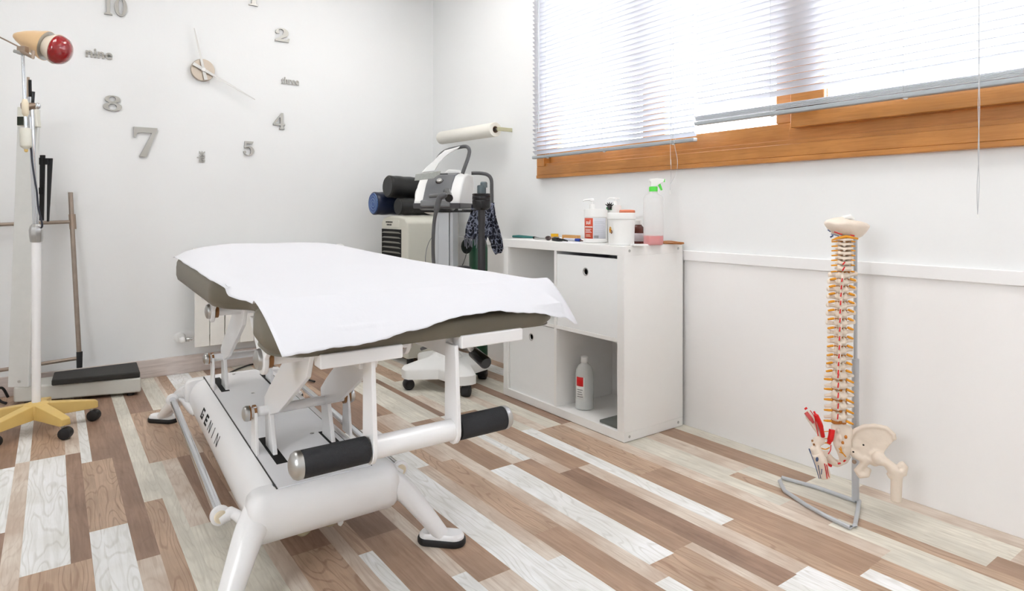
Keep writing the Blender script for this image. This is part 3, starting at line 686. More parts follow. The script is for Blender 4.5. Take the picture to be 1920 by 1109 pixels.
# ================================================================ PAPER SHEET
def sheet(u, v):
    # u across (left to right), v from the head end (0) to the foot end (1)
    rn = math.sin(u * 23 + v * 9) * .5 + math.sin(u * 11 - v * 31) * .3 + math.sin((u + v) * 47) * .2
    if v < .80:
        y = 2.70 + (1.235 - 2.70) * (v / .80)
        x = .300 + (1.000 - .300) * u
        z = crown(min(max(x, .31), .98), y) + .0035 + rn * .0010
        if u < .06: z -= (.06 - u) / .06 * .008
        if u > .94: z -= (u - .94) / .06 * .010
        if u < .10 and 1.3 < y < 1.72:      # sags into the waist of the padding
            z -= .012 * (1 - u / .10) * math.sin((y - 1.3) / .42 * PI)
        if v < .02: z -= .004
        z += (.0025 * math.sin(y * 7 + u * 5) + .002 * math.sin(y * 3.1 - u * 9 + 1)) * math.sin(u * PI)
        return T(x + .0012 * math.sin(y * 13) + .0010 * math.sin(y * 31 + 1) + (.010 * max(0, 1 - abs(y - 1.62) / .12) if u < .02 else 0), y, z)
    k = (v - .80) / .20
    # bottom hem of the part hanging over the foot end
    hem = [(0, 1.045, .672), (.2, 1.075, .670), (.38, 1.090, .680), (.52, 1.092, .697), (.62, 1.092, .700), (.78, 1.09, .686), (.9, 1.10, .668), (1, 1.12, .642)]
    for (a, ya, za), (b, yb, zb) in zip(hem, hem[1:]):
        if u <= b + 1e-9:
            t = (u - a) / (b - a); t = t * t * (3 - 2 * t); yh = ya + (yb - ya) * t; zh = za + (zb - za) * t; break
    x = .300 + (1.000 - .300) * u + (.006 if u < .5 else .006) * k
    z0 = crown(min(max(x, .31), .98), 1.235) + .0035
    y = 1.235 + (yh - 1.235) * k
    kk = k ** 1.35
    z = z0 + (zh - z0) * kk
    zc = min(.734, .690 + (y - 1.10) * .30) + .001
    if y > 1.115 and .05 < u < .93: z = max(z, zc)
    edge = (.0007 * math.sin(u * 61) + .0006 * math.sin(u * 143 + 2)) * max(0, k * 8 - 7)
    return T(x, y + .004 * math.sin(u * 19) * k, z + .003 * math.sin(u * 14 + 1) * k * (1 - k) + edge)
o = MB().grid(sheet, 90, 150).build('paper_sheet', 'paper', ang=80, solid=.0006)
tag(o, 'long white paper sheet covering the treatment table, hanging over its foot end', 'paper sheet')

# black cable on the floor beyond the table
o = MB().tube(spl([atz(430, 700, .01), atz(450, 691, .01), atz(480, 683, .01), atz(520, 690, .01), atz(545, 702, .01), atz(590, 716, .01)], 8), .005, 8).build('power_cable', 'black')
tag(o, 'black power cable lying on the floor behind the table base', 'cable')

# ================================================================ HEAT LAMP ON A WHEELED STAND
M['beigepole'] = M['metal_w']
pl = lambda x, y, d: pd(x, y, d - .075)
lp = thing('heat_lamp', (-.056, 3.267, 0), 'old infrared heat lamp with red bulb on a white pole and yellowed wheeled base', 'lamp')
hub0 = V((-.056, 3.267, 0))
base = MB(); base.lathe(hub0, [(.030, .062), (.045, .062), (.048, .085), (.044, .116), (.026, .122)], 10).build('base_hub', 'yellow', lp, bevel=.003)
a0 = 9
for k in range(5):
    a = math.radians(a0 - 72 * k); d = V((math.cos(a), math.sin(a), 0)); n = V((-d.y, d.x, 0)); L = .215
    def sec_(r, w, z0, z1): 
        p = hub0 + d * r
        return [p + n * w + V((0, 0, z0)), p - n * w + V((0, 0, z0)), p - n * w * .82 + V((0, 0, z1)), p + n * w * .82 + V((0, 0, z1))]
    arm = MB().rings([sec_(.03, .027, .058, .116), sec_(.10, .025, .058, .106), sec_(L - .01, .021, .056, .088), sec_(L, .019, .058, .083)]).build('base_arm', 'yellow', lp, bevel=.003)
    c0 = hub0 + d * (L - .022)
    MB().cyl(c0 + V((0, 0, .060)), c0 + V((0, 0, .035)), .007).build('caster_stem', 'steel', arm)
    mb = MB()
    ca = a + .9 + k * 1.3; cdv = V((math.cos(ca), math.sin(ca), 0)); cc = c0 - V((-cdv.y, cdv.x, 0)) * .010 + V((0, 0, .0235))
    mb.lathe(cc - cdv * .019, [(.016, 0), (.0225, .003), (.0235, .010), (.0235, .028), (.0225, .035), (.016, .038)], 24, cdv)
    mb.build('caster', 'black', arm)
pb = V((-.056, 3.267, .11)); p1 = pl(68, 445, 2.70); p2 = pl(59, 195, 2.66)
MB().cyl(pb, p1, .0155, .0165).build('lower_pole', 'metal_w', lp)
dpole = (p2 - p1).normalized()
MB().tube([p1 - dpole * .02, p1 + dpole * .004, p1 + dpole * .03, p1 + dpole * .045, p1 + dpole * .055], [.0215, .024, .025, .021, .014], 8).build('pole_clamp', 'steel', lp, bevel=.002)
MB().cyl(p1, pl(57, 182, 2.66), .0105, .0105).build('middle_pole', 'chrome', lp)
q0 = pl(49, 245, 2.62); q1 = pl(42, 92, 2.62)
MB().cyl(q0, q1, .0058).build('upper_rod', 'chrome', lp)
cl_ = pl(48, 199, 2.62)
cb = MB().lathe(pl(48, 214, 2.62), [(.006, -.010), (.009, -.004), (.012, .0), (.012, .045), (.009, .056), (.006, .060)], 20, (q1 - q0)).build('clamp_sleeve', 'cream', lp)
mb = MB(); mb.tube([pl(40.5, 199, 2.62), pl(66, 199, 2.655)], [.0175, .0165], 14, flat=.8)
mb.build('pole_joint', 'brass', lp)
MB().ell(pl(71, 199, 2.64), .0105, .012, .013).build('thumb_knob', 'chrome', lp)
MB().lathe(pl(49, 277, 2.62), [(.006, -.008), (.010, -.004), (.0185, .004), (.0195, .008), (.0195, .072), (.017, .078), (.006, .079)], 28, (q1 - q0)).build('cable_weight', 'offwhite', lp)
MB().lathe(pl(49, 283, 2.62), [(.002, -.006), (.006, -.003), (.007, .006)], 16, (q1 - q0)).build('weight_tip', 'yellow', lp)
MB().tube(spl([pl(51, 262, 2.63), pl(58, 280, 2.64), pl(60, 300, 2.64), pl(64, 330, 2.645), pl(69, 360, 2.65), pl(72, 390, 2.66), pl(78, 415, 2.68), pl(79, 425, 2.69), pl(74, 440, 2.72), pl(73, 520, 2.72), pl(72, 560, 2.73)], 6), .0035, 8).build('mains_cable', mat('dark_blue_cable', (52, 56, 68), .5), lp)
# head
hA = pl(25, 66, 2.68); hB = pl(108, 93, 2.70); hd = (hB - hA).normalized()
L_ = (hB - hA).length
KS = 1.1
def ks(L): return [(a * KS, b) for a, b in L]
shell = MB().lathe(hA, ks([(.003, 0), (.010, .005), (.018, .018), (.031, .046), (.042, .078), (.050, .110), (.055, L_ * .70), (.056, L_ * .76), (.052, L_ * .76), (.048, L_ * .62), (.01, L_ * .5)]), 40, hd, caps=True).build('lamp_shade', mat('gold_beige_enamel', (224, 190, 146), .3, .15, var=.12, scale=9), lp, ang=50)
MB().lathe(hA, ks([(.050, L_ * .72), (.0545, L_ * .72), (.0545, L_ * .765), (.050, L_ * .765)]), 40, hd).build('shade_liner', 'steel', shell)
up = V((0, 0, 1)); 
MB().lathe(hA, ks([(.022, L_ * .5), (.030, L_ * .66), (.042, L_ * .80), (.054, L_ * .93), (.057, L_ * .99), (.052, L_ * 1.0)]), 40, hd).build('bulb_neck', mat('frosted_bulb_neck', (226, 214, 196), .25), lp)
bulb = mat('ruby_bulb_glass', (150, 12, 20), .06, var=.25, scale=25, coat=1.0)
bc = hB + hd * .0
MB().lathe(bc, ks([(.052, -.006), (.0555, .0), (.0545, .012), (.047, .030), (.033, .042), (.016, .048), (.003, .050)]), 40, hd).build('red_bulb', bulb, lp)
br = MB(); br.obox(pl(43, 95, 2.62), (SN * 0 + .81, -.586, 0), (.586, .81, 0), (0, 0, 1), .016, .012, .016)
br.tube([pl(40, 97, 2.60), pl(62, 108, 2.58), pl(62, 95, 2.58)], .007, 8)
br.build('tilt_bracket', 'brass', lp, bevel=.002)
MB().cyl(pl(42, 100, 2.60), pl(27, 96, 2.60), .007).build('tilt_screw', 'steel', lp)
MB().cyl(pl(40, 90, 2.63), pl(-30, 55, 2.66), .003).build('aiming_rod', 'brass', lp)
for (a, b, m_) in (((53, 145), (53, 185), 'brass'), ((56, 150), (57, 192), 'blackg')):
    MB().cyl(pl(*a, 2.66), pl(*b, 2.66), .005 if m_ == 'brass' else .006, seg=10).build('clamp_lever' if m_ == 'brass' else 'clamp_stop', m_, lp)
MB().cyl(pl(62, 172, 2.66), pl(61, 195, 2.66), .007, .006, 12).build('clamp_screw', 'blackg', lp)

# ================================================================ COLUMN SCALE
sc = thing('column_scale', (.0, 3.75, 0), 'grey white column weighing scale with a black rubber platform mat', 'scale')
fr = V((.352, 3.603, 0)); fl = V((-.150, 3.752, 0)); ex = (fr - fl).normalized(); ey = V((-ex.y, ex.x, 0))
bl = V((-.135, 3.90, 0)); brr = V((.362, 3.87, 0))
mb = MB(); mb.rings([[p + V((0, 0, .015)) for p in (fl, fr, brr, bl)], [p + V((0, 0, .088)) for p in (fl, fr, brr, bl)]]); mb.build('scale_base', mat('scale_grey_enamel', (208, 207, 200), .45, var=.03), sc, bevel=.010)
for p in (fl + ex * .05 + ey * .03, fr - ex * .05 + ey * .03, brr - ex * .05 - ey * .03, bl + ex * .05 - ey * .03): MB().cyl(p, p + V((0, 0, .018)), .016).build('foot', 'black', sc)
m0 = fr - ex * .338
mb = MB(); mb.rings([[p + V((0, 0, z)) for p in (V((-.006, 3.675, 0)), V((.348, 3.608, 0)), V((.357, 3.862, 0)), V((.004, 3.855, 0)))] for z in (.088, .116)]); mb.build('platform_mat', mat('ribbed_black_rubber', (46, 45, 43), .6, var=.12, bump=.5, bscale=500), sc, bevel=.006)
cb0 = atz(38, 735, .085)
def colsec(pxl, pxr, py, d): return pd(pxl, py, d), pd(pxr, py, d)
b0, b1 = colsec(14, 53, 727, 2.96); t0, t1 = colsec(33, 72, 205, 2.99)
dep = V((SN, CN, 0)) * .022
mb = MB(); mb.rings([[b0, b1, b1 + dep * .8, b0 + dep], [t0, t1, t1 + dep * .8, t0 + dep]]); col = mb.build('column', mat('scale_white_enamel', (228, 229, 226), .4), sc, bevel=.004)
MB().lathe(pd(36, 716, 2.955), [(.006, 0), (.006, .003), (.003, .004)], 16, (-SN, -CN, 0)).build('screw', 'steel', col)
h0, h1 = pd(31, 236, 2.93), pd(70, 238, 2.93); g0, g1 = pd(32, 200, 2.95), pd(66, 202, 2.95)
mb = MB(); mb.rings([[h0, h1, h1 + dep * 1.3, h0 + dep * 1.3], [g0, g1, g1 + dep * 1.2, g0 + dep * 1.2]]); hd_ = mb.build('display_head', 'offwhite', sc, bevel=.004)
fn = V((-SN, -CN, 0))
for a, b in (((33, 219), (45, 235)), ((53, 220), (60, 236))):
    p = [pd(a[0], a[1], 2.925), pd(b[0], a[1], 2.925), pd(b[0], b[1], 2.915), pd(a[0], b[1], 2.915)]
    MB().prism(p, fn * .004).build('display_window', mat('dark_display', (48, 54, 46), .2), hd_, bevel=.001)
MB().tube(spl([atz(15, 745, .02), atz(4, 728, .07), atz(-10, 735, .06), atz(0, 752, .02), atz(12, 757, .008)], 6), .006, 8).build('scale_cable', 'black', sc)

# ================================================================ METAL WALKING FRAME leaning at the wall
wf = thing('walking_frame', atY(148, 690, 3.85), 'aged tubular metal frame leaning on the wall behind the column scale', 'frame')
M['oldmetal'] = mat('tarnished_tube', (160, 146, 134), .38, .55, var=.2, scale=25)
wt, wb_ = atY(132, 361, 3.93), atY(149, 676, 3.86)
MB().cyl(wb_, wt, .0105).build('upright', 'oldmetal', wf)
MB().cyl(atY(149, 660, 3.862), atY(149, 690, 3.857), .0135, .0125).build('rubber_foot', 'black', wf)
MB().cyl(wt, wt + V((0, 0, .006)), .014).build('end_cap', 'white', wf)
MB().cyl(atY(134, 416, 3.92), atY(-60, 424, 3.92), .0090).build('upper_rail', 'oldmetal', wf)
MB().cyl(atY(135, 402, 3.92), atY(137, 430, 3.92), .015).build('rail_joint', 'brass', wf)
MB().cyl(atY(147, 672, 3.865), atY(-60, 704, 3.865), .0090).build('lower_rail', 'oldmetal', wf)
ulp = atY(-60, 704, 3.865)
MB().cyl(atY(-60, 724, 3.86), atY(-62, 361, 3.93), .0105).build('upright', 'oldmetal', wf)

# black folded stand resting on the frame

ts = thing('folding_stand', atY(90, 412, 3.90), 'folded black plastic stand with two tapered legs behind the heat lamp', 'stand')
def bar4(a, b, wa, wb, th=.004):
    mb = MB(); r_ = V((CN, -SN, 0)); f_ = V((SN, CN, 0))
    return mb.rings([[a - r_ * wa - f_ * th, a + r_ * wa - f_ * th, a + r_ * wa + f_ * th, a - r_ * wa + f_ * th], [b - r_ * wb - f_ * th, b + r_ * wb - f_ * th, b + r_ * wb + f_ * th, b - r_ * wb + f_ * th]])
bar4(pd(80, 291, 3.05), pd(78, 414, 3.05), .012, .010).build('leg', 'black', ts, bevel=.002)
bar4(pd(94, 297, 3.05), pd(90, 416, 3.05), .012, .0045).build('leg', 'black', ts, bevel=.002)
bar4(pd(88, 297, 3.05), pd(88, 309, 3.05), .014, .014, .009).build('hinge_block', 'blackg', ts, bevel=.002)
bar4(pd(75.5, 296, 3.05), pd(75.5, 309, 3.05), .004, .004).build('latch', 'blackg', ts, bevel=.001)
bar4(pd(76, 352, 3.04), pd(76, 364, 3.04), .006, .006).build('latch', 'blackg', ts, bevel=.001)

# ================================================================ SHELF CABINET
X0c, X1c, Y0c, Y1c = 1.808, 2.160, 1.751, 2.571
cab = thing('shelf_cabinet', ((X0c + X1c) / 2, (Y0c + Y1c) / 2, 0), 'white four compartment shelf cabinet against the window wall', 'cabinet')
ZT = .771; t1_ = .038
MB().box(X0c, X1c, Y0c, Y1c, ZT - t1_, ZT).build('top_board', 'melamine', cab, bevel=.0015)
MB().box(X0c, X1c, Y0c, Y1c, .002, t1_).build('bottom_board', 'melamine', cab, bevel=.0015)
MB().box(X0c, X1c, Y0c, Y0c + t1_, t1_, ZT - t1_).build('side_board', 'melamine', cab, bevel=.0015)
MB().box(X0c, X1c, Y1c - t1_, Y1c, t1_, ZT - t1_).build('side_board', 'melamine', cab, bevel=.0015)
ym = (Y0c + Y1c) / 2 + .014
MB().box(X0c + .004, X1c - .002, ym - .008, ym + .008, t1_, ZT - t1_).build('divider', 'melamine', cab, bevel=.001)
zm = .395
MB().box(X0c + .004, X1c - .002, Y0c + t1_, ym - .008, zm - .008, zm + .008).build('shelf', 'melamine', cab, bevel=.001)
MB().box(X0c + .004, X1c - .002, ym + .008, Y1c - t1_, zm - .008, zm + .008).build('shelf', 'melamine', cab, bevel=.001)
MB().box(X1c - .003, X1c, Y0c, Y1c, .01, ZT - .005).build('back_panel', 'melamine', cab)
for x, z in ((X0c + .03, ZT - .019), (X1c - .03, ZT - .019), (X0c + .03, .02), (X1c - .03, .02)):
    MB().lathe((x, Y0c + .001, z), [(.0055, 0), (.0055, .002), (.002, .001)], 16, (0, -1, 0)).build('bolt', 'steel', cab)
def storage_box(y0, y1, z0, z1, label, xo=.012):
    b = thing('storage_box', (X0c + .17, (y0 + y1) / 2, z0), label, 'storage box', 'white storage boxes in the cabinet')
    x = X0c + xo
    # front with a round finger hole
    hx, hz, r = (y0 + y1) / 2, z1 - .065, .0135
    w_, h_ = (y1 - y0) / 2, 0
    outer = [(y0, z0), (y1, z0), (y1, z1), (y0, z1)]
    me = curve_mesh([[(p[0], p[1]) for p in outer], [(hx + r * math.cos(-2 * PI * k / 24), hz + r * math.sin(-2 * PI * k / 24)) for k in range(24)]], .003)
    mb = MB(); add_mesh(mb, me, (x + .003, 0, 0), (0, 1, 0), (0, 0, 1), (1, 0, 0)); mb.build('front_panel', 'boxw', b, smooth=False)
    mb = MB(); mb.box(x + .006, X1c - .02, y0, y0 + .005, z0, z1); mb.build('side_panel', 'boxw', b, smooth=False)
    mb = MB(); mb.box(x + .006, X1c - .02, y1 - .005, y1, z0, z1); mb.build('side_panel', 'boxw', b, smooth=False)
    mb = MB(); mb.box(X1c - .02, X1c - .014, y0, y1, z0, z1); mb.build('rear_panel', 'boxw', b, smooth=False)
    mb = MB(); mb.box(x + .006, X1c - .02, y0 + .005, y1 - .005, z0, z0 + .005); mb.build('base_panel', 'boxw', b, smooth=False)
    MB().lathe((x - .0005, hx, hz), [(r, 0), (r + .004, 0), (r + .004, .002), (r, .0022)], 28, (1, 0, 0), caps=False).build('hole_ring', 'steel', b)
    MB().cyl((x + .02, hx, hz), (x + .022, hx, hz), .03).build('hole_shade_disc', 'dark', b)  # dark disc behind the hole stands in for the shaded box inside
storage_box(Y0c + t1_ + .003, ym - .010, zm + .0082, ZT - t1_ - .014, 'white box with a round finger hole in the upper right cabinet compartment', .006)
storage_box(ym + .011, Y1c - t1_ - .004, t1_ + .0005, zm - .012, 'white box with a round finger hole in the lower left cabinet compartment', .010)

# bottle and tile in the open compartment
bp = atz(1096, 766, t1_); bz = t1_
cl = mat('translucent_plastic', (236, 238, 236), .25, var=.01, trans=.25, ior=1.3)
bz += .0006
bt = thing('disinfectant_bottle', (bp.x, bp.y, bz), 'clear plastic bottle with a red and white label in the open cabinet compartment', 'bottle')
MB().lathe((bp.x, bp.y, bz), [(.030, 0), (.0385, .003), (.0400, .01), (.0400, .150), (.037, .170), (.028, .188), (.016, .198), (.014, .206)], 40).build('bottle_body', cl, bt)
MB().lathe((bp.x, bp.y, bz + .203), [(.0160, 0), (.0165, .002), (.0158, .024), (.013, .025)], 28).build('cap', 'white', bt, bevel=.001)
def wrap(c, r, a0, a1, z0, z1, n=14):
    """curved label on a round container; angles seen from above, degrees; zero faces the camera"""
    mb = MB(); fa = math.atan2(-c.y, -c.x)
    def f_(u, v):
        a = fa + math.radians(a0 + (a1 - a0) * u); return V((c.x + r * math.cos(a), c.y + r * math.sin(a), z0 + (z1 - z0) * v))
    return mb.grid(f_, n, 2)
def label(name, c, r, a0, a1, z0, z1, m, par): return wrap(c, r, a0, a1, z0, z1).build(name, m, par, solid=.0004)
lb = label('label', bp, .0404, -62, 0, bz + .05, bz + .145, 'white', bt)
label('label_patch', bp, .0408, -58, -8, bz + .105, bz + .145, 'red', lb)
def bars(c, r, a0, a1, z0, z1, n, m, par, name, h=.35):
    for k in range(n):
        z = z0 + (z1 - z0) * k / n
        label(name, c, r, a0 + (k % 3), a1 - (k * 7 % 5) * (a1 - a0) / 22, z, z + (z1 - z0) / n * h, m, par)
bars(bp, .0408, -52, -10, bz + .058, bz + .098, 4, 'grey', lb, 'print_line', .3)
tp = V((X0c + .16, Y0c + t1_ + .075, t1_))
o = MB().box(X0c + .015, X0c + .30, Y0c + t1_ + .002, Y0c + t1_ + .115, t1_ + .0005, t1_ + .012).build('grey_tablet', mat('slate_grey_glass', (104, 108, 104), .15), bevel=.002)
tag(o, 'flat dark grey slab lying in the open cabinet compartment right of the bottle', 'slab')

# ================================================================ THINGS ON THE CABINET
Z = ZT
def base_at(px, X): 
    p = atX(px, 450, X); return V((p.x, p.y, Z)), dX(px, X) / F      # point on the cabinet top, metres per pixel there
# red labelled jar with pump
c, s = base_at(1117, 1.93)
j = thing('cream_jar', c, 'white pump jar with an orange red label on the cabinet', 'jar', None)
r = 21.2 * s
MB().lathe(c, [(r - .004, 0), (r, .003), (r, 46 * s), (r - .003, 48 * s)], 44).build('jar_body', 'white', j)
MB().lathe(c, [(r - .001, 47 * s), (r + .002, 48 * s), (r + .002, 60 * s), (r, 62.5 * s), (r * .6, 63 * s), (.01, 63 * s)], 44).build('jar_lid', 'white', j)
pc = c + V((-.012, .012, 0))
pm = MB(); pm.lathe(pc, [(.011, 62 * s), (.0115, 63 * s), (.0115, 71 * s), (.008, 72 * s), (.0045, 73 * s), (.0045, 77 * s), (.009, 78 * s), (.009, 82 * s), (.004, 83 * s)], 24)
e1 = pc + V((0, 0, 80.5 * s)); e2 = e1 + V((-.030, .016, -.002)); pm.tube([e1, e1.lerp(e2, .6), e2, e2 + V((-.006, .003, -.006))], [.0055, .005, .004, .0035], 12)
pm.build('pump', 'white', j)
rl = mat('orange_red_label', (206, 74, 44), .45, var=.05); gl = mat('pale_grey_label', (220, 222, 230), .45)
la = label('front_label', c, r + .0006, -62, -14, 8 * s, 46 * s, rl, j)
for q in (la,): q.location.z += 0
def zoff(o, dz_): o.location.z += dz_
lz = Z
bpy.data.objects.remove(la)
la = label('front_label', c, r + .0006, -74, -14, Z + 8 * s, Z + 46 * s, rl, j)
lg_ = label('back_label', c, r + .0006, -12, 60, Z + 8 * s, Z + 46 * s, gl, j)
def ctext(body, c, r, amid, zc, size, m, par, squash=1.0, bold=.012):
    """lettering bent round a container"""
    me = text_mesh(body, size, .0, bold * size); mb = MB(); fa = math.atan2(-c.y, -c.x)
    vs = []
    for v in me.vertices:
        a = fa + math.radians(amid) + v.co.x * squash / r
        vs.append(mb.bm.verts.new((c.x + r * math.cos(a), c.y + r * math.sin(a), zc + v.co.y)))
    for p in me.polygons: mb.face([vs[i] for i in p.vertices])
    bpy.data.meshes.remove(me)
    return mb.build('lettering', m, par, smooth=False, solid=.0002)
ctext('sul', c, r + .0012, -40, Z + 38 * s, .026, 'white', la, .9)
label('label_flash', c, r + .0011, -66, -16, Z + 28.5 * s, Z + 30.5 * s, 'white', la)
bars(c, r + .0011, -62, -20, Z + 19 * s, Z + 27 * s, 4, 'white', la, 'print_line', .35)
bars(c, r + .0011, -56, -26, Z + 12 * s, Z + 17 * s, 2, 'cream', la, 'print_line', .4)
for k in range(9): label('barcode_bar', c, r + .0011, -8 + k * 2.4, -7.1 + k * 2.4 + (k % 3) * .4, Z + 9 * s, Z + 14 * s, 'grey', lg_)
bars(c, r + .0011, -8, 50, Z + 20 * s, Z + 42 * s, 7, mat('faint_print', (196, 199, 208), .5), lg_, 'print_line', .22)

# white bucket jar with flower print
c, s = base_at(1165, 1.875)
j = thing('cream_tub', c, 'large plain white tub with a yellow flower print at the cabinet front edge', 'tub')
r = 25.2 * s
MB().lathe(c, [(r - .006, 0), (r - .003, .003), (r, 50 * s), (r, 51 * s)], 48).build('tub_body', 'white', j)
MB().lathe(c, [(r + .001, 48 * s), (r + .0028, 49 * s), (r + .0028, 59 * s), (r + .001, 60.5 * s), (.01, 60.5 * s)], 48).build('tub_lid', 'white', j)
def curved_disc(c, r, amid, zc, rx, rz, m, par, name, n=20):
    mb = MB(); fa = math.atan2(-c.y, -c.x)
    pts = []
    for k in range(n):
        t = 2 * PI * k / n; a = fa + math.radians(amid) + rx * math.cos(t) / r
        pts.append(V((c.x + r * math.cos(a), c.y + r * math.sin(a), zc + rz * math.sin(t))))
    cen = sum(pts, V()) / n; out = V((math.cos(fa + math.radians(amid)), math.sin(fa + math.radians(amid)), 0))
    vs = [mb.bm.verts.new(p) for p in pts]; cv = mb.bm.verts.new(V((c.x, c.y, zc)) + out * r)
    for k in range(n): mb.face([cv, vs[k], vs[(k + 1) % n]])
    return mb.build(name, m, par, solid=.0004)
yl = mat('yellow_petal_print', (246, 186, 30), .5)
r2 = r - .0002
for k in range(6):
    a = k * PI / 3
    curved_disc(c, r2 + .0004, -54 + 4.2 * math.cos(a), Z + 29 * s + .0075 * math.sin(a), .0035, .006, yl, j, 'petal_print')
curved_disc(c, r2 + .0012, -54, Z + 29 * s, .003, .004, mat('orange_centre_print', (226, 120, 20), .5), j, 'flower_centre')
curved_disc(c, r2 + .0014, -45, Z + 25 * s, .0055, .0075, mat('brown_snail_print', (120, 74, 46), .5, var=.3), j, 'snail_print')
curved_disc(c, r2 + .0018, -45, Z + 25 * s, .0025, .0035, mat('snail_light_print', (190, 150, 110), .5), j, 'snail_spiral')
for z in (46, 44): label('print_line', c, r2 + .0004, -60, -48, Z + z * s - .028, Z + z * s - .0265, 'grey', j)

# white pump bottle behind, black claw clip, jar with orange lid
c, s = base_at(1150, 2.02)
j = thing('pump_bottle', c, 'white pump bottle with a small green label behind the plain white tub', 'bottle')
r = 15 * s
MB().lathe(c, [(r - .003, 0), (r, .003), (r, 66 * s), (r - .002, 69 * s), (.012, 70 * s)], 32).build('bottle_body', 'white', j)
pm = MB(); pm.lathe(c + V((.006, -.006, 0)), [(.010, 70 * s), (.010, 76 * s), (.006, 77 * s), (.004, 80 * s), (.008, 81 * s), (.008, 83 * s), (.002, 83.5 * s)], 20)
q = c + V((.006, -.006, 82 * s)); pm.tube([q, q + V((-.02, .014, .001)), q + V((-.030, .02, -.004))], [.005, .004, .003], 10)
pm.tube([q, q + V((.016, -.010, .0))], [.004, .003], 10)
pm.build('pump', 'white', j)
label('label', c, r + .0006, -58, -10, Z + 60 * s, Z + 66 * s, mat('green_label', (34, 120, 62), .5, var=.3), j)
kc = pd(1143, 389, dX(1143, 2.0) - .03)
cp = thing('hair_clip', kc, 'black toothed hair clip sitting on top of the white pump bottle', 'hair clip')
mb = MB(); mb.ell(kc + V((0, 0, .0)), .011, .010, .011); mb.build('clip_body', 'blackg', cp)
for k in range(5):
    a = -.9 + k * .45; d = V((CN * math.sin(a), -SN * math.sin(a), math.cos(a)))
    MB().tube([kc, kc + d * .014, kc + d * .024 + V((0, 0, -.001))], [.0036, .003, .0012], 8).build('tooth', 'blackg', cp)
c, s = base_at(1176, 2.03)
j = thing('ointment_jar', c, 'jar with an orange lid peeking out behind the plain white tub', 'jar')
MB().lathe(c, [(13 * s, 0), (14 * s, .002), (14 * s, 50 * s), (12 * s, 52 * s)], 32).build('jar_body', 'offwhite', j)
MB().lathe(c, [(14.2 * s, 52 * s), (14.6 * s, 53 * s), (14.6 * s, 60 * s), (13 * s, 61.5 * s), (.01, 62 * s)], 32).build('jar_lid', mat('orange_lid', (222, 130, 96), .5), j)
c, s = base_at(1197, 2.00)
j = thing('medicine_bottle', c, 'dark brown medicine bottle with white cap and pale label between tub and spray bottle', 'bottle')
MB().lathe(c, [(10 * s, 0), (11.5 * s, .002), (11.5 * s, 26 * s), (9 * s, 32 * s), (6 * s, 35 * s), (6 * s, 37 * s)], 32).build('bottle_body', mat('brown_bottle_glass', (96, 44, 36), .12, var=.05), j)
MB().lathe(c, [(7 * s, 36 * s), (7.4 * s, 37 * s), (7 * s, 44 * s), (4 * s, 45 * s)], 28).build('cap', 'white', j)
label('label', c, 11.5 * s + .0006, -70, 70, Z + 5 * s, Z + 20 * s, mat('lilac_grey_label', (206, 196, 200), .5), j)
# spray bottle
c, s = base_at(1225, 1.985)
j = thing('spray_bottle', c, 'tall clear spray bottle with pink liquid and a white and green trigger head', 'spray bottle')
r = 18.2 * s
sprp = mat('spray_bottle_plastic', (250, 250, 250), .3, var=0, trans=.72, ior=1.08)
MB().lathe(c, [(r - .005, 0), (r - .001, .004), (r, .012), (r, 86 * s), (r - .001, 89 * s), (r - .006, 92 * s), (9 * s, 96 * s), (7.6 * s, 99 * s), (7.4 * s, 103 * s)], 48).build('bottle_body', sprp, j)
MB().lathe(c + V((0, 0, .0015)), [(r - .0065, 0), (r - .003, .003), (r - .002, .012), (r - .002, 16.5 * s), (.002, 16.5 * s)], 48).build('pink_liquid', mat('pink_liquid', (255, 104, 108), .15, var=.02), j)
grn = mat('bright_green_plastic', (92, 222, 80), .35)
MB().lathe(c, [(7.6 * s, 100 * s), (8 * s, 101 * s), (8 * s, 108 * s), (7.4 * s, 109 * s)], 28).build('collar', grn, j)
rt = V((CN, -SN, 0)); hh_ = c + V((0, 0, 109 * s))
mb = MB()
prof = [(-6, 0), (7, 0), (9, 4), (18, 8), (20, 14), (6, 15.5), (-8, 14.5), (-8.5, 11), (-6, 9)]
mb.prism([hh_ + rt * (a * s) + V((0, 0, b * s)) - V((SN, CN, 0)) * .010 for a, b in prof], V((SN, CN, 0)) * .020); mb.build('spray_head', 'white', j, bevel=.003)
mb = MB(); mb.prism([hh_ + rt * (a * s) + V((0, 0, b * s)) - V((SN, CN, 0)) * .006 for a, b in ((8, 5), (12, 8), (17, -6), (14, -7))], V((SN, CN, 0)) * .012); mb.build('trigger', grn, j, bevel=.001)
MB().obox(hh_ + rt * (19.5 * s) + V((0, 0, 11.5 * s)), rt, (SN, CN, 0), (0, 0, 1), .0035, .006, .006).build('nozzle', grn, j, bevel=.001)
MB().cyl(c + V((0, 0, 12 * s)), c + V((0, 0, 100 * s)), .0015).build('dip_tube', 'white', j)

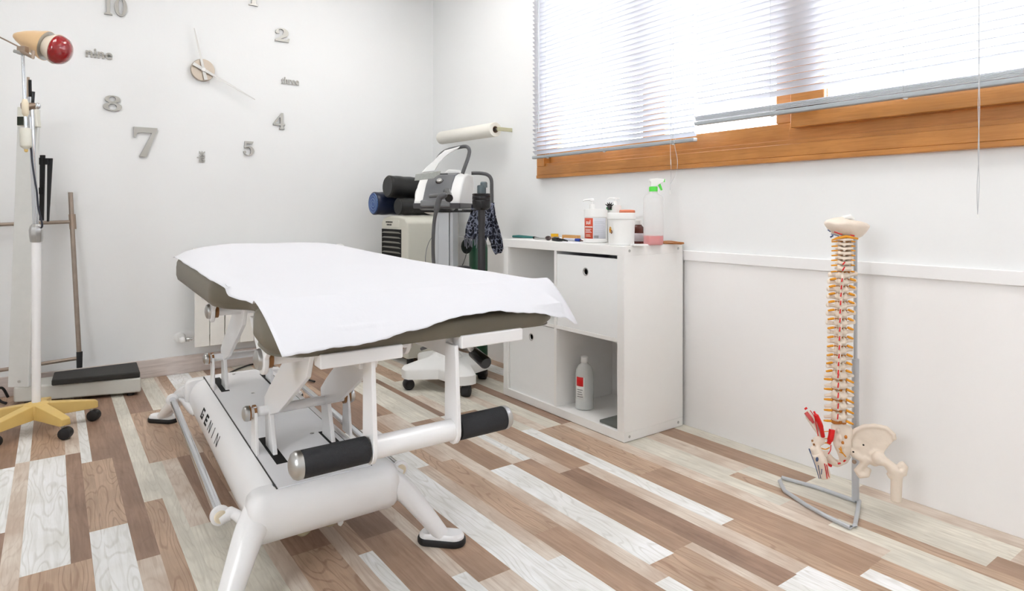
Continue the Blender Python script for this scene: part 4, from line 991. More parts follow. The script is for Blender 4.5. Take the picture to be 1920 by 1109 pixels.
# small things lying about
def lay(px, X): p = atX(px, 450, X); return V((p.x, p.y, Z))
a, b = lay(962, 1.90), lay(1001, 1.93); mb = MB()
o = thing('folding_knife', a, 'teal handled tool at the left end of the cabinet top', 'tool')
MB().tube([a + V((0, 0, .009)), a.lerp(b, .3) + V((0, 0, .010)), b + V((0, 0, .008))], [.007, .009, .006], 12, flat=.9).build('handle', mat('teal_plastic', (54, 120, 116), .35), o)
MB().tube([b + V((0, 0, .007)), lay(1012, 1.92) + V((0, 0, .005))], [.007, .004], 10).build('tip', 'blackg', o)
a, b = lay(1003, 1.90), lay(1024, 1.90)
o = MB().tube([a + V((0, 0, .006)), b + V((0, 0, .006))], .0045, 10).build('metal_file', 'steel'); tag(o, 'thin grey metal rod between the teal tool and the black keys', 'rod')
o = thing('car_keys', lay(1043, 1.88), 'bunch of black keys on the cabinet top in front of the yellow tape roll', 'keys')
MB().ell(lay(1028, 1.89) + V((0, 0, .011)), .012, .018, .011).build('key_fob', mat('brown_black_leather', (74, 60, 58), .6), o)
MB().ell(lay(1042, 1.88) + V((0, 0, .010)), .022, .016, .010).build('key_fob', 'blackg', o)
MB().tube([lay(1050, 1.885) + V((0, 0, .008)), lay(1057, 1.875) + V((0, 0, .007)), lay(1064, 1.87) + V((0, 0, .004))], [.006, .005, .003], 10).build('key', 'blackg', o)
MB().tube([lay(1036, 1.87) + V((0, 0, .005)), lay(1046, 1.855) + V((0, 0, .004)), lay(1054, 1.86) + V((0, 0, .004))], [.004, .004, .003], 10).build('key', 'black', o)
a = lay(1071, 2.05); s = dX(1071, 2.05) / F
o = MB().obox(a + V((0, 0, .011)), (0, 1, 0), (1, 0, 0), (0, 0, 1), .055, .012, .010).build('wooden_block', mat('light_brown_wood', (198, 150, 92), .5, var=.12, scale=12), bevel=.001); tag(o, 'flat light brown wooden block behind the marker on the cabinet', 'wooden block')
a = lay(1040, 2.00)
o = thing('tape_roll', a, 'yellow tape roll on the cabinet behind the black keys', 'tape roll')
MB().lathe(a, [(.010, .013), (.019, .013), (.019, .027), (.010, .027)], 32, caps=False).build('tape', mat('yellow_tape', (224, 172, 28), .4, var=.15), o)
MB().lathe(a, [(.015, .0), (.023, .0), (.023, .0128), (.015, .0128)], 32, caps=False).build('tape_core', mat('beige_tape', (200, 160, 130), .5), o)
a, b = lay(1058, 1.93), lay(1093, 1.93)
o = thing('marker_pen', a, 'white marker pen with a blue cap lying in front of the wooden block', 'marker')
MB().cyl(a + V((0, 0, .007)), a.lerp(b, .62) + V((0, 0, .007)), .0065).build('barrel', mat('lilac_barrel', (206, 208, 222), .3), o, bevel=.001)
MB().cyl(a.lerp(b, .62) + V((0, 0, .007)), a.lerp(b, .86) + V((0, 0, .007)), .0072).build('cap', mat('royal_blue', (24, 62, 160), .3), o, bevel=.001)
MB().cyl(a.lerp(b, .86) + V((0, 0, .006)), b + V((0, 0, .004)), .0045, .002).build('tip', mat('brown_tip', (96, 60, 54), .5), o)
a = lay(1072, 1.84)
o = MB().obox(a + V((0, 0, .0008)), (0, 1, 0), (1, 0, 0), (0, 0, 1), .06, .022, .0006).build('paper_note', mat('pale_lilac_paper', (232, 230, 238), .8)); tag(o, 'pale paper note on the cabinet top in front of the marker', 'paper')
a = lay(1199, 1.88)
o = MB().obox(a + V((0, 0, .004)), (.5, .86, 0), (.86, -.5, 0), (0, 0, 1), .022, .03, .003).build('folded_card', 'white', bevel=.0008); tag(o, 'small folded white card between the white tub and the spray bottle', 'card')
o = thing('leather_strap', lay(1262, 2.10), 'brown leather pieces lying at the right rear corner of the cabinet top', 'leather pieces')
br_ = mat('tan_leather', (186, 122, 62), .55, var=.2, scale=40)
MB().prism([lay(1243, 2.10) + V((-.02, 0, .001)), lay(1284, 2.10) + V((-.02, 0, .001)), lay(1280, 2.12) + V((.01, 0, .001)), lay(1245, 2.12) + V((.01, 0, .001))], (0, 0, .005)).build('strap', br_, o, bevel=.001)
MB().tube(spl([lay(1240, 2.06) + V((0, 0, .010)), lay(1255, 2.07) + V((0, 0, .013)), lay(1270, 2.08) + V((0, 0, .010)), lay(1282, 2.09) + V((0, 0, .008))], 5), .005, 10, flat=.5).build('strap_loop', br_, o)

# ================================================================ THERAPY MACHINE ON A WHEELED STAND
TC = V((1.675, 2.90, 0))
tm = thing('therapy_machine', TC, 'white and grey physiotherapy machine on a wheeled column stand with a black hose', 'machine')
R_ = V((CN, -SN, 0)); B_ = V((SN, CN, 0)); U_ = V((0, 0, 1))      # facing the camera roughly
Rm = (R_ * .96 - B_ * .27).normalized(); Bm = V((-Rm.y, Rm.x, 0))
def casters(par, pts, m='black'):
    for i, p in enumerate(pts):
        p = V((p[0], p[1], 0)); a = .4 + i * .9; d = V((math.cos(a), math.sin(a), 0)) if i else Rm
        MB().lathe(p + U_ * .0285 - d * .022, [(.019, 0), (.0275, .003), (.0285, .010), (.0285, .034), (.0275, .041), (.019, .044)], 26, d).build('caster', m, par)
        MB().lathe(p + U_ * .0285 - d * .0235, [(.010, 0), (.020, .001), (.020, .004)], 24, d).build('wheel_cap', 'blackg', par)
        MB().cyl(p + U_ * .05, p + U_ * .085, .008).build('caster_stem', 'steel', par)
cpts = [atz(874, 744), atz(766, 731), atz(905, 711), V((1.70, 3.17, 0))]
casters(tm, cpts)
# base shell: rounded square with concave sides
def star(z, k, lift=0.0):
    out = []; c = TC; P = [cpts[1], cpts[0], cpts[2], cpts[3]]
    for i in range(4):
        a = V((P[i].x, P[i].y, 0)); b = V((P[(i + 1) % 4].x, P[(i + 1) % 4].y, 0))
        da = (a - c); db = (b - c)
        pa = c + da * (1.0) + da.normalized() * .03; na = V((-da.y, da.x, 0)).normalized()
        for t in (-.045, -.02, .02, .045):
            q = pa + na * (t * k) - da.normalized() * (.012 if abs(t) > .03 else 0)
            out.append(c + (q - c) * k)
        mid = (a + b) / 2; out.append(c + (mid - c) * .86 * k)
    return [p + U_ * z for p in out]
# keep the winding consistent: order by angle
def angsort(ring): 
    return sorted(ring, key=lambda p: math.atan2(p.y - TC.y, p.x - TC.x))
MB().rings([angsort(star(.062, 1.0)), angsort(star(.105, 1.0)), angsort(star(.116, .96)), angsort(star(.135, .72)), angsort(star(.155, .42)), angsort(star(.175, .22))]).build('base', 'white', tm, ang=40)
cx_ = TC
ft = MB(); fr_ = []
for z, w in ((.150, .085), (.17, .068), (.20, .055), (.26, .047), (.275, .046)): fr_.append([cx_ + Rm * (w * math.cos(a)) + Bm * (w * .8 * math.sin(a)) + U_ * z for a in [2 * PI * k / 28 for k in range(28)]])
ft.rings(fr_).build('column_foot', 'white', tm)
alu = mat('anodised_aluminium', (206, 209, 213), .3, .35, var=.02)
mb = MB(); mb.obox(cx_ + U_ * .58, Rm, Bm, U_, .030, .045, .325)
colm = mb.build('column', alu, tm, bevel=.003)
for s_ in (-1, 1): MB().obox(cx_ + Rm * (.041 * s_) + U_ * .58, Rm, Bm, U_, .0095, .038, .325).build('column_rib', alu, colm, bevel=.003)
MB().obox(cx_ + U_ * .908, Rm, Bm, U_, .16, .07, .005).build('tray', 'blackg', tm, bevel=.001)
# head unit: profile swept sideways
hc = cx_ - Bm * .02
def hprof(): return [(-.10, .925), (-.105, .955), (-.085, 1.00), (-.060, 1.045), (-.020, 1.090), (.03, 1.105), (.11, 1.10), (.125, 1.02), (.115, .925)]
def slab(x0, x1, prof, name, m, par, bev=.006, skew=0.0):
    mb = MB(); mb.prism([hc + Rm * x0 + Bm * b + U_ * z for b, z in prof], Rm * (x1 - x0)); return mb.build(name, m, par, bevel=bev)
xl = -.132; xr = .118
body = slab(xl, xr, [(b, z) for b, z in hprof()], 'housing', 'white', tm, .010)
gp = [(-.098, .960), (-.112, .962), (-.0905, 1.004), (-.066, 1.049), (-.025, 1.096), (.03, 1.111), (.06, 1.110), (.06, 1.09), (-.02, 1.07)]
fp_ = slab(xl + .052, xr - .055, gp, 'front_panel', mat('graphite_panel', (112, 113, 116), .35), tm, .003)
slab(xl - .003, xr + .003, [(-.102, .922), (-.108, .950), (.11, .950), (.11, .922)], 'lower_band', 'dkgrey', tm, .003)
slab(xl + .045, xr - .048, [(-.108, .93), (-.124, .935), (-.122, .962), (-.100, .968)], 'socket_shelf', 'grey', tm, .003)
kn = hc + Rm * (-.01) - Bm * .052 + U_ * 1.063; kd = (-Bm * .68 + U_ * .73).normalized()
MB().lathe(kn, [(.016, 0), (.016, .006), (.013, .011), (.005, .012)], 28, kd).build('control_knob', 'steel', fp_)
MB().lathe(kn, [(.018, -.002), (.021, .002), (.0165, .003)], 28, kd).build('knob_ring', 'blackg', fp_)
mb = MB(); mb.obox(hc + Rm * (-.008) - Bm * .006 + U_ * 1.1025, Rm, (Bm * .9 + U_ * .25).normalized(), U_, .024, .003, .002); mb.build('slot', 'dark', fp_)
# rounded side drum at the left
dcn = pd(815, 369, 3.35)
mb = MB(); rs = []
for t, r in ((-.050, .070), (-.040, .085), (-.015, .096), (.02, .100), (.08, .098)): rs.append([dcn + R_ * (t * .35) + B_ * (t) + R_ * (r * 1.0 * math.cos(a)) + U_ * (r * math.sin(a)) for a in [2 * PI * k / 40 for k in range(40)]])
mb.rings(rs).build('side_drum', 'white', tm, ang=50)
# hose
hs = [hc + Rm * (-.03) - Bm * .125 + U_ * .985, pd(833, 366, 2.98), pd(824, 372, 2.97), pd(818, 396, 2.98), pd(814, 418, 3.00), pd(812, 455, 3.02), pd(813, 492, 3.04), pd(818, 530, 3.05), pd(826, 580, 3.03), pd(812, 640, 3.08), pd(790, 655, 3.12)]
hcurve = spl(hs, 8)
MB().tube(hcurve, [.0105] * 9 + [.0135] * 16 + [.0085] * (len(hcurve) - 25), 14).build('hose', 'dkgrey', tm)
MB().cyl(pd(842, 372, 3.0), pd(838, 360, 3.12), .019).build('hose_socket', 'blackg', tm)
# loop handle and white sweeping bracket above
MB().tube(spl([pd(818, 304, 3.26), pd(824, 293, 3.27), pd(836, 283, 3.28), pd(858, 277, 3.27), pd(874, 275, 3.24), pd(880, 282, 3.22), pd(878, 295, 3.21), pd(872, 312, 3.20), pd(867, 326, 3.20)], 8), .0095, 12).build('loop_handle', 'dkgrey', tm)
mb = MB(); mb.prism([pd(x, y, 3.235) for x, y in ((790, 324), (800, 313), (812, 303), (822, 292), (834, 282), (850, 278), (863, 274), (857, 280), (845, 286), (832, 296), (822, 308), (815, 321))], B_ * .012); mb.build('screen_hood', 'white', tm, bevel=.003)
mb = MB(); mb.prism([pd(x, y, 3.20) for x, y in ((779, 327), (826, 321), (825, 327), (813, 335), (777, 339))], B_ * .010); mb.build('clear_strip', mat('smoky_clear_plastic', (168, 170, 164), .15, var=.2, scale=90), tm, bevel=.001)
mb = MB(); mb.prism([pd(x, y, 3.36) for x, y in ((826, 330), (840, 318), (862, 319), (872, 330))], B_ * .05); mb.build('rear_cap', 'white', tm, bevel=.006)
# rear frame tube on the right, and the handpiece in its holder
MB().tube(spl([pd(884, 325, 3.30), pd(900, 325, 3.30), pd(914, 328, 3.30), pd(921, 337, 3.30), pd(922, 355, 3.30), pd(922, 390, 3.31), pd(919, 420, 3.31), pd(908, 455, 3.31), pd(904, 500, 3.30), pd(903, 640, 3.28)], 8), .0095, 12).build('rear_frame', 'dkgrey', tm)
hpz = pd(903, 370, 3.08); s3 = 3.08 / F
MB().obox(pd(880, 394, 3.12), R_, B_, U_, .035, .02, .003).build('holder_arm', 'blackg', tm)
hp_ = MB().lathe(hpz, [(.030, -24 * s3), (.043, -20 * s3), (.046, -8 * s3), (.046, -6 * s3), (.044, -5 * s3), (.046, -4 * s3), (.046, 2 * s3), (.044, 3 * s3), (.046, 4 * s3), (.046, 6 * s3), (.040, 7 * s3), (.012, 7 * s3)], 36).build('holder_cup', 'blackg', tm)
MB().lathe(hpz, [(.022, 6 * s3), (.022, 20 * s3), (.020, 22 * s3), (.01, 23 * s3)], 24).build('bottle_cap', mat('smoky_blue_grey', (84, 96, 100), .25), hp_)
MB().lathe(hpz + R_ * .011, [(.017, 18 * s3), (.017, 27 * s3), (.012, 29 * s3)], 24).build('bottle_cap', mat('smoky_blue_grey_light', (96, 108, 112), .25), hp_)
MB().lathe(hpz, [(.017, -20 * s3), (.018, -42 * s3), (.016, -52 * s3), (.0155, -78 * s3), (.018, -80 * s3), (.019, -140 * s3), (.018, -180 * s3)], 28).build('handpiece', mat('dark_grip', (46, 44, 46), .45), tm)
# black bracket and parts under the table line
MB().ell(pd(868, 503, 3.0), .04, .04, .012).build('cable_hook', 'black', tm)

# ================================================================ AIR COOLER
ac = thing('air_cooler', (1.84, 3.54, 0), 'beige white portable air cooler with black louvres in the corner', 'air cooler')
ax0, ax1, ay0, ay1 = 1.675, 2.03, 3.36, 3.72
mb = MB(); 
def acring(z, i): return [V((ax0 + i, ay0 + i, z)), V((ax1 - i, ay0 + i, z)), V((ax1 - i, ay1 - i, z)), V((ax0 + i, ay1 - i, z))]
mb.prism([V((ax0, y, z)) for y, z in ((ay0, .04), (ay1, .04), (ay1, .845), (ay1 - .03, .868), (ay1 - .12, .882), (ay1 - .24, .882), (ay0 + .03, .868), (ay0, .845))], (ax1 - ax0, 0, 0))
M['cool'] = mat('cooler_beige_plastic', (216, 214, 202), .45, var=.02)
bd = mb.build('cooler_body', 'cool', ac, bevel=.014)
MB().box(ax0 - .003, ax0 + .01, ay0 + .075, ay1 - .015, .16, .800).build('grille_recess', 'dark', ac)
for k in range(21):
    z = .175 + k * .030; mb = MB(); pts = []
    for q in range(9):
        y = ay0 + .078 + (ay1 - .018 - ay0 - .078) * q / 8; bow = .006 * math.cos((q / 8 - .5) * PI)
        pts.append(V((ax0 - .004 - bow, y, z)))
    mb.rings([[p, p + V((.012, 0, .002)), p + V((.014, 0, .013)), p + V((.003, 0, .009))] for p in pts]); mb.build('louvre', mat('louvre_grey', (112, 110, 100), .4) if k == 0 else bpy.data.materials['louvre_grey'], ac, ang=60)
pn = MB().box(ax0 - .003, ax0 + .002, ay0 + .105, ay1 - .03, .812, .855).build('control_panel', 'offwhite', ac, bevel=.001)
for k in range(7):
    for z in (.826, .842):
        if not (z < .83 and k in (0, 6)): MB().box(ax0 - .0045, ax0 - .003, ay1 - .16 + k * .014 - .01, ay1 - .16 + k * .014 - .002, z - .004, z + .005).build('button', 'dark', pn, smooth=False)
mb = MB(); mb.tube([V((ax0 + .12 + .0 + .10 * (1 - math.cos(a)), ay0 - .0005, .62 + .16 * math.sin(a) )) for a in [PI / 2 * k / 12 for k in range(13)]][::-1] + [V((ax0 + .12, ay0 - .0005, .3))], .002, 6); mb.build('side_groove', 'grey', ac)
for x, y in ((ax0 + .04, ay0 + .04), (ax1 - .04, ay0 + .04), (ax0 + .04, ay1 - .04), (ax1 - .04, ay1 - .04)): MB().cyl((x, y, 0), (x, y, .042), .02).build('foot', 'black', ac)

# rolled mats on top of the cooler
M['blackvinyl'] = mat('black_vinyl', (26, 27, 27), .38, var=.25, scale=14, bump=.3, bscale=40)
def bolster(name, lab, p0, p1, r, m, endm, cat='bolster', spiral=False, sag=.0):
    t = thing(name, (p0 + p1) / 2 - V((0, 0, r)), lab, cat)
    d = (p1 - p0).normalized(); L = (p1 - p0).length; mb = MB()
    n = 18; pts = [p0.lerp(p1, k / n) + V((0, 0, -sag * math.sin(PI * k / n))) for k in range(n + 1)]
    rr = [r * (1 - .02 * math.sin(k * 1.9)) for k in range(n + 1)]
    mb.tube([pts[0] - d * .004] + pts + [pts[-1] + d * .004], [r * .93] + rr + [r * .93], 30); mb.build('roll', m, t, ang=60)
    MB().lathe(p0 - d * .0045, [(r * .90, 0), (r * .88, .0035), (r * .4, .002), (.002, .003)], 30, -d).build('roll_end', endm, t)
    if spiral:
        sp = []
        a, b = MB().frame(d)
        for k in range(64):
            th = k * .32; q = r * .12 + r * .78 * k / 63; sp.append(p0 - d * .007 + a * (q * math.cos(th)) + b * (q * math.sin(th)))
        MB().tube(sp, .0028, 6).build('film_spiral', mat('crumpled_clear_film', (120, 146, 184), .15, var=.4, scale=60), t)
    return t
bolster('rolled_mat', 'upper black rolled mat lying on the other rolls above the air cooler', V((1.655, 3.57, 1.060)), V((2.09, 3.60, 1.046)), .068, 'blackvinyl', 'blackvinyl')
bolster('rolled_mat', 'lower black rolled mat lying on the air cooler top', V((1.69, 3.50, .938)), V((2.09, 3.53, .937)), .053, 'blackvinyl', 'blackvinyl')
bolster('rolled_mat', 'blue rolled mat wrapped in crumpled clear film at the left on the air cooler', V((1.62, 3.705, .958)), V((2.09, 3.72, .958)), .072, mat('dark_blue_vinyl', (24, 34, 60), .3, var=.3), mat('royal_blue_foam', (38, 78, 146), .45, var=.35, scale=20), spiral=True)

# ================================================================ PAPER ROLL ON THE WALL
ra, rb = V((2.085, 3.675, 1.395)), V((2.085, 3.045, 1.385))
hold = thing('roll_holder', (2.14, 3.03, 1.385), 'beige metal wall bracket carrying the white paper roll', 'bracket')
M['hold'] = mat('beige_enamel', (196, 192, 160), .4)
MB().cyl(ra + V((0, .03, 0)), rb + V((0, -.018, 0)), .006).build('spindle', 'steel', hold)
MB().box(2.078, WX, 3.012, 3.020, 1.374, 1.396).build('bracket_arm', 'hold', hold, bevel=.001)
MB().box(2.078, WX, 3.700, 3.708, 1.384, 1.406).build('bracket_arm', 'hold', hold, bevel=.001)
pr = thing('paper_roll', (ra + rb) / 2 - V((0, 0, .042)), 'thick white paper roll hanging on the wall left of the window', 'paper roll')
dr = (rb - ra)
MB().lathe(ra, [(.020, 0), (.041, 0), (.042, .002), (.042, dr.length - .002), (.041, dr.length), (.020, dr.length), (.020, 0)], 44, dr, caps=False).build('paper_layers', mat('roll_paper', (240, 237, 228), .85, var=.01), pr)
MB().lathe(ra, [(.0195, .0), (.0195, dr.length), (.017, dr.length), (.017, 0)], 32, dr, caps=False).build('cardboard_core', mat('cardboard', (150, 126, 108), .8), pr)

# ================================================================ GREEN CYLINDER and SCARF behind the machine
gc = thing('green_cylinder', (1.885, 3.02, 0), 'dark green upright cylinder half hidden behind the machine column', 'cylinder')
gx = pd(897, 500, 3.56)
MB().lathe((gx.x, gx.y, 0), [(.040, 0), (.050, .004), (.052, .012), (.052, .70), (.046, .735), (.025, .765), (.014, .775), (.014, .80)], 36).build('cylinder_body', mat('dark_green_enamel', (18, 74, 48), .35, var=.1), gc)
MB().lathe((gx.x, gx.y, 0), [(.018, .79), (.020, .80), (.020, .83), (.016, .84), (.004, .84)], 24).build('valve_cap', 'steel', gc)
bg_ = thing('black_pouch', pd(873, 470, 3.45), 'small dark pouch hanging beside the green cylinder', 'pouch')
MB().ell(pd(875, 462, 3.48), .032, .028, .042).build('pouch_body', mat('dark_green_fabric', (20, 34, 30), .8), bg_)
MB().tube(spl([pd(876, 470, 3.45), pd(872, 485, 3.44), pd(867, 498, 3.42)], 5), .002, 6).build('pouch_string', 'black', bg_)

def scarf_mat():
    m = bpy.data.materials.new('patterned_scarf_cloth'); m.use_nodes = True; nt = m.node_tree; N = nt.nodes; L = nt.links
    b = N['Principled BSDF']; b.inputs['Roughness'].default_value = .9
    tc = N.new('ShaderNodeTexCoord'); vo = N.new('ShaderNodeTexVoronoi'); vo.feature = 'DISTANCE_TO_EDGE'; vo.inputs['Scale'].default_value = 38
    nz = N.new('ShaderNodeTexNoise'); nz.inputs['Scale'].default_value = 18
    mm = N.new('ShaderNodeMix'); mm.data_type = 'VECTOR'; mm.inputs[0].default_value = .05
    L.new(tc.outputs['Object'], nz.inputs['Vector']); L.new(tc.outputs['Object'], mm.inputs[4]); L.new(nz.outputs['Color'], mm.inputs[5]); L.new(mm.outputs[1], vo.inputs['Vector'])
    cr = N.new('ShaderNodeMapRange'); cr.inputs['From Min'].default_value = .05; cr.inputs['From Max'].default_value = .11; L.new(vo.outputs['Distance'], cr.inputs['Value'])
    mx = N.new('ShaderNodeMix'); mx.data_type = 'RGBA'; L.new(cr.outputs[0], mx.inputs[0]); mx.inputs[6].default_value = lin((150, 156, 176)) + (1,); mx.inputs[7].default_value = lin((34, 38, 52)) + (1,)
    L.new(mx.outputs[2], b.inputs['Base Color']); return m
sm_ = scarf_mat()
sf = thing('scarf', pd(905, 478, 3.42), 'dark blue and grey patterned scarf with fringe hanging from the machine frame', 'scarf')
def drape(top, bot, d0, amp, folds, ph):
    """cloth strip between a top run and a bottom run of pixels"""
    def f_(u, v):
        tx = top[0] + (top[2] - top[0]) * u; ty = top[1] + (top[3] - top[1]) * u
        bx = bot[0] + (bot[2] - bot[0]) * u; by_ = bot[1] + (bot[3] - bot[1]) * u
        d = d0 + amp * math.sin(u * folds * 2 * PI + ph + v * 1.2) * (.3 + .7 * v)
        return pd(tx + (bx - tx) * v + 1.5 * math.sin(v * 7 + u * 9), ty + (by_ - ty) * v, d)
    return f_
MB().grid(drape((884, 384, 924, 384), (871, 447, 912, 452), 3.235, .018, 3.5, 0), 44, 24).build('cloth', sm_, sf, ang=80, solid=.002)
MB().grid(drape((902, 384, 926, 380), (918, 455, 944, 468), 3.265, .016, 2.5, 1), 36, 24).build('cloth', sm_, sf, ang=80, solid=.002)
MB().grid(drape((914, 440, 940, 452), (928, 478, 941, 474), 3.28, .010, 1.5, .5), 20, 10).build('cloth', sm_, sf, ang=80, solid=.002)
fm = mat('scarf_fringe_yarn', (112, 114, 124), .9, var=.3)
rn = random.Random(5)
for k in range(13):
    x = 871 + k * 3.0; y = 446 + k * .4; l = 9 + rn.random() * 12
    MB().tube(spl([pd(x, y - 4, 3.225), pd(x + rn.uniform(-1, 1), y + l * .5, 3.22), pd(x + rn.uniform(-2, 2), y + l, 3.225)], 4), .0028, 6).build('fringe', fm, sf)

# ================================================================ SPINE MODEL
BN = M['bone']
DS = 1.90
sp = thing('spine_model', atz(1603, 938), 'anatomical spine model with pelvis and painted muscles on a grey wire stand', 'anatomical model')
M['standgrey'] = mat('grey_enamel_tube', (196, 199, 204), .3, .3)
pole_b = atz(1604, 938, .012); pole_t = V((pole_b.x, pole_b.y, .83))
MB().cyl(pole_b, V((pole_b.x, pole_b.y, .45)), .0105, .0105).build('lower_pole', 'standgrey', sp)
MB().cyl(V((pole_b.x, pole_b.y, .45)), pole_t, .0055).build('upper_pole', 'standgrey', sp)
wire = [atz(1604, 940, .008), atz(1530, 914, .008), atz(1466, 896, .008), atz(1462, 903, .008), atz(1471, 921, .008), atz(1512, 948, .008), atz(1548, 968, .008), atz(1594, 990, .008), atz(1603, 986, .008), atz(1608, 960, .008), atz(1611, 940, .008)]
MB().tube(wire, .0062, 12, closed=True).build('wire_base', 'standgrey', sp)
# spinal column: centre line in pixels
ctr = [(445, 1583), (470, 1583), (500, 1582), (530, 1579), (570, 1577), (610, 1576), (650, 1575), (690, 1573), (730, 1573), (770, 1573), (800, 1571)]
def cxp(y):
    for (a, xa), (b, xb) in zip(ctr, ctr[1:]):
        if y <= b: return xa + (xb - xa) * (y - a) / (b - a)
    return ctr[-1][1]
sc_ = DS / F
ys = [449, 458, 466, 475, 484, 493, 503]                                   # neck
y = 517
th = [517, 530, 544, 558, 574, 590, 607, 624, 641, 658, 674, 688]           # chest
lu = [704, 722, 741, 761, 781]                                             # loin
rn = random.Random(11)
allv = [('c', y) for y in ys] + [('t', y) for y in th] + [('l', y) for y in lu]
front = -B_
def pt(x, y, off=0.0): return pd(x, y, DS + off)
for i, (k, y) in enumerate(allv):
    nxt = allv[i + 1][1] if i + 1 < len(allv) else y + 20
    gap = nxt - y; x = cxp(y); f_ = i / (len(allv) - 1)
    hw = {'c': 14.5, 't': 11 + 0 * f_, 'l': 14}[k]
    mb = MB()
    # body at the back
    r = (hw + (0 if k != 'c' else -3)) * sc_
    c0 = pt(x + (2 if k == 'l' else 0), y, .022)
    mb.lathe(c0 - U_ * (gap * .40 * sc_), [(r, 0), (r * .88, gap * .25 * sc_), (r * .86, gap * .45 * sc_), (r, gap * .74 * sc_)], 20)
    # arch
    mb.ell(pt(x, y, -.004), hw * 1.05 * sc_, hw * 1.05 * sc_, gap * (.42 if k == 'c' else .40) * sc_, nu=14, nv=8)
    for s_ in (-1, 1):
        # facets
        mb.ell(pt(x + s_ * hw * .62, y - gap * .10, -.010), 4.6 * sc_, 4.6 * sc_, gap * .42 * sc_, nu=10, nv=6)
        # transverse processes
        tl = {'c': 4, 't': 18, 'l': 16}[k] * (1.0 if k != 't' else (1.0 if i < 14 else .8))
        a = pt(x + s_ * hw * .7, y, -.004); up_ = {'c': 0, 't': 2.0 + 1.5 * (s_ > 0), 'l': -1}[k]
        b = pt(x + s_ * (hw * .7 + tl), y - up_, -.006 if k == 't' else .006)
        mb.tube([a, a.lerp(b, .55), b, b + (b - a).normalized() * .003], [4.0 * sc_, 3.6 * sc_, (4.9 if k == 't' else 3.2) * sc_, 2.0 * sc_], 10)
    # spinous process towards the room
    sl = {'c': .016, 't': .030, 'l': .028}[k]; dr_ = {'c': .3, 't': .85, 'l': .25}[k]
    a = pt(x, y, -.008); b = pt(x - (1 if k != 'c' else 0), y + gap * dr_, -.008 - sl)
    mb.tube([a, a.lerp(b, .5), b], [4.4 * sc_, 2.6 * sc_, 2.8 * sc_], 10, flat=1.9 if k != 'c' else 1.2)
    vt = mb.build('vertebra', 'bone', sp, remesh=.0016, sm=2)
    # disc, red mark on the process, nerves
    MB().lathe(pt(x, y + gap * .5, .022) - U_ * (gap * .16 * sc_), [(r * .9, 0), (r * .98, gap * .15 * sc_), (r * .9, gap * .32 * sc_)], 18).build('disc', 'disc', sp)
    if i > 4:
        o1 = pt(x - 1 + (3 if k == 'c' else 0), y + gap * (dr_ - .45), -.0145 - sl * .85); o2 = pt(x - 2, y + gap * (dr_ + .05), -.0145 - sl)
        MB().tube([o1, o2], [1.1 * sc_, 1.3 * sc_], 6).build('red_mark', 'red', vt)
    if i > 5 or i == 0: MB().ell(pt(x + (2 if k != 'l' else 3), y + gap * .55, -.006), (4.0 if k != 'l' else 4.2) * sc_, .006, (1.7 if k != 'l' else 3.4) * sc_, nu=10, nv=6).build('ligament', 'disc', sp)
    for s_ in (-1, 1):
        if k == 'c': xa, xb, dy = hw * .9, hw + 9 - (3 if s_ > 0 else 0), .6
        elif k == 't': xa, xb, dy = hw * 1.2, hw + 13, 4 if s_ > 0 else 1.5
        else: xa, xb, dy = hw * 1.0, hw + 13.5, 6 if s_ > 0 else -1
        a = pt(x + s_ * xa, y + gap * .45, -.012); b = pt(x + s_ * xb, y + gap * .45 + dy, -.014)
        MB().tube([a, a.lerp(b, .5), b], [(1.5 if k == 'c' else 2.3) * sc_, (1.6 if k == 'c' else 2.4) * sc_, (1.3 if k == 'c' else 1.7) * sc_], 8).build('nerve', 'nerve', sp)
# orange ring under the skull plate and the skull base bowl
MB().tube([pt(1559, 451, -.012), pt(1572, 446, -.020), pt(1586, 444, -.022), pt(1598, 446, -.018), pt(1608, 448, -.010)], [.002, .004, .0045, .004, .003], 10).build('nerve', 'nerve', sp)
rs = []
for t, (w_, h_) in enumerate(((0.2, -1), (.48, 0), (.66, 3), (.82, 9), (.93, 15), (1.0, 20), (1.0, 22.5), (.90, 26), (.60, 30), (.2, 32))):
    yy = 443 - h_; rs.append([pt(1588 + 43 * w_ * math.cos(a), yy + 3.2 * math.cos(a) - 2 * abs(math.sin(a)) * 0, .02 + .050 * w_ * math.sin(a)) + U_ * (.0018 * math.sin(a * 7)) for a in [2 * PI * q / 36 for q in range(36)]])
sk = MB().rings(rs).build('skull_base', 'bone', sp, ang=70)
MB().tube([pt(1570, 415, .03), pt(1583, 409, .03), pt(1594, 407, .03), pt(1600, 412, .03)], [.006, .008, .008, .005], 12).build('skull_ridge', 'white', sk)
for x0_, y0_, x1_, y1_, m_ in ((1564, 435, 1579, 440, 'red'), (1558, 439, 1573, 443, 'blue'), (1552, 431, 1557, 435, 'blue'), (1594, 441, 1602, 442.5, 'red'), (1584, 442, 1586, 443, 'red')):
    MB().tube([pt(x0_, y0_, -.020), pt(x1_, y1_, -.024)], .0016, 6).build('painted_mark', m_, sk)
MB().tube([pt(1557, 445, -.006), pt(1562, 442, -.006)], .0026, 8).build('artery_stub', 'blue', sp)

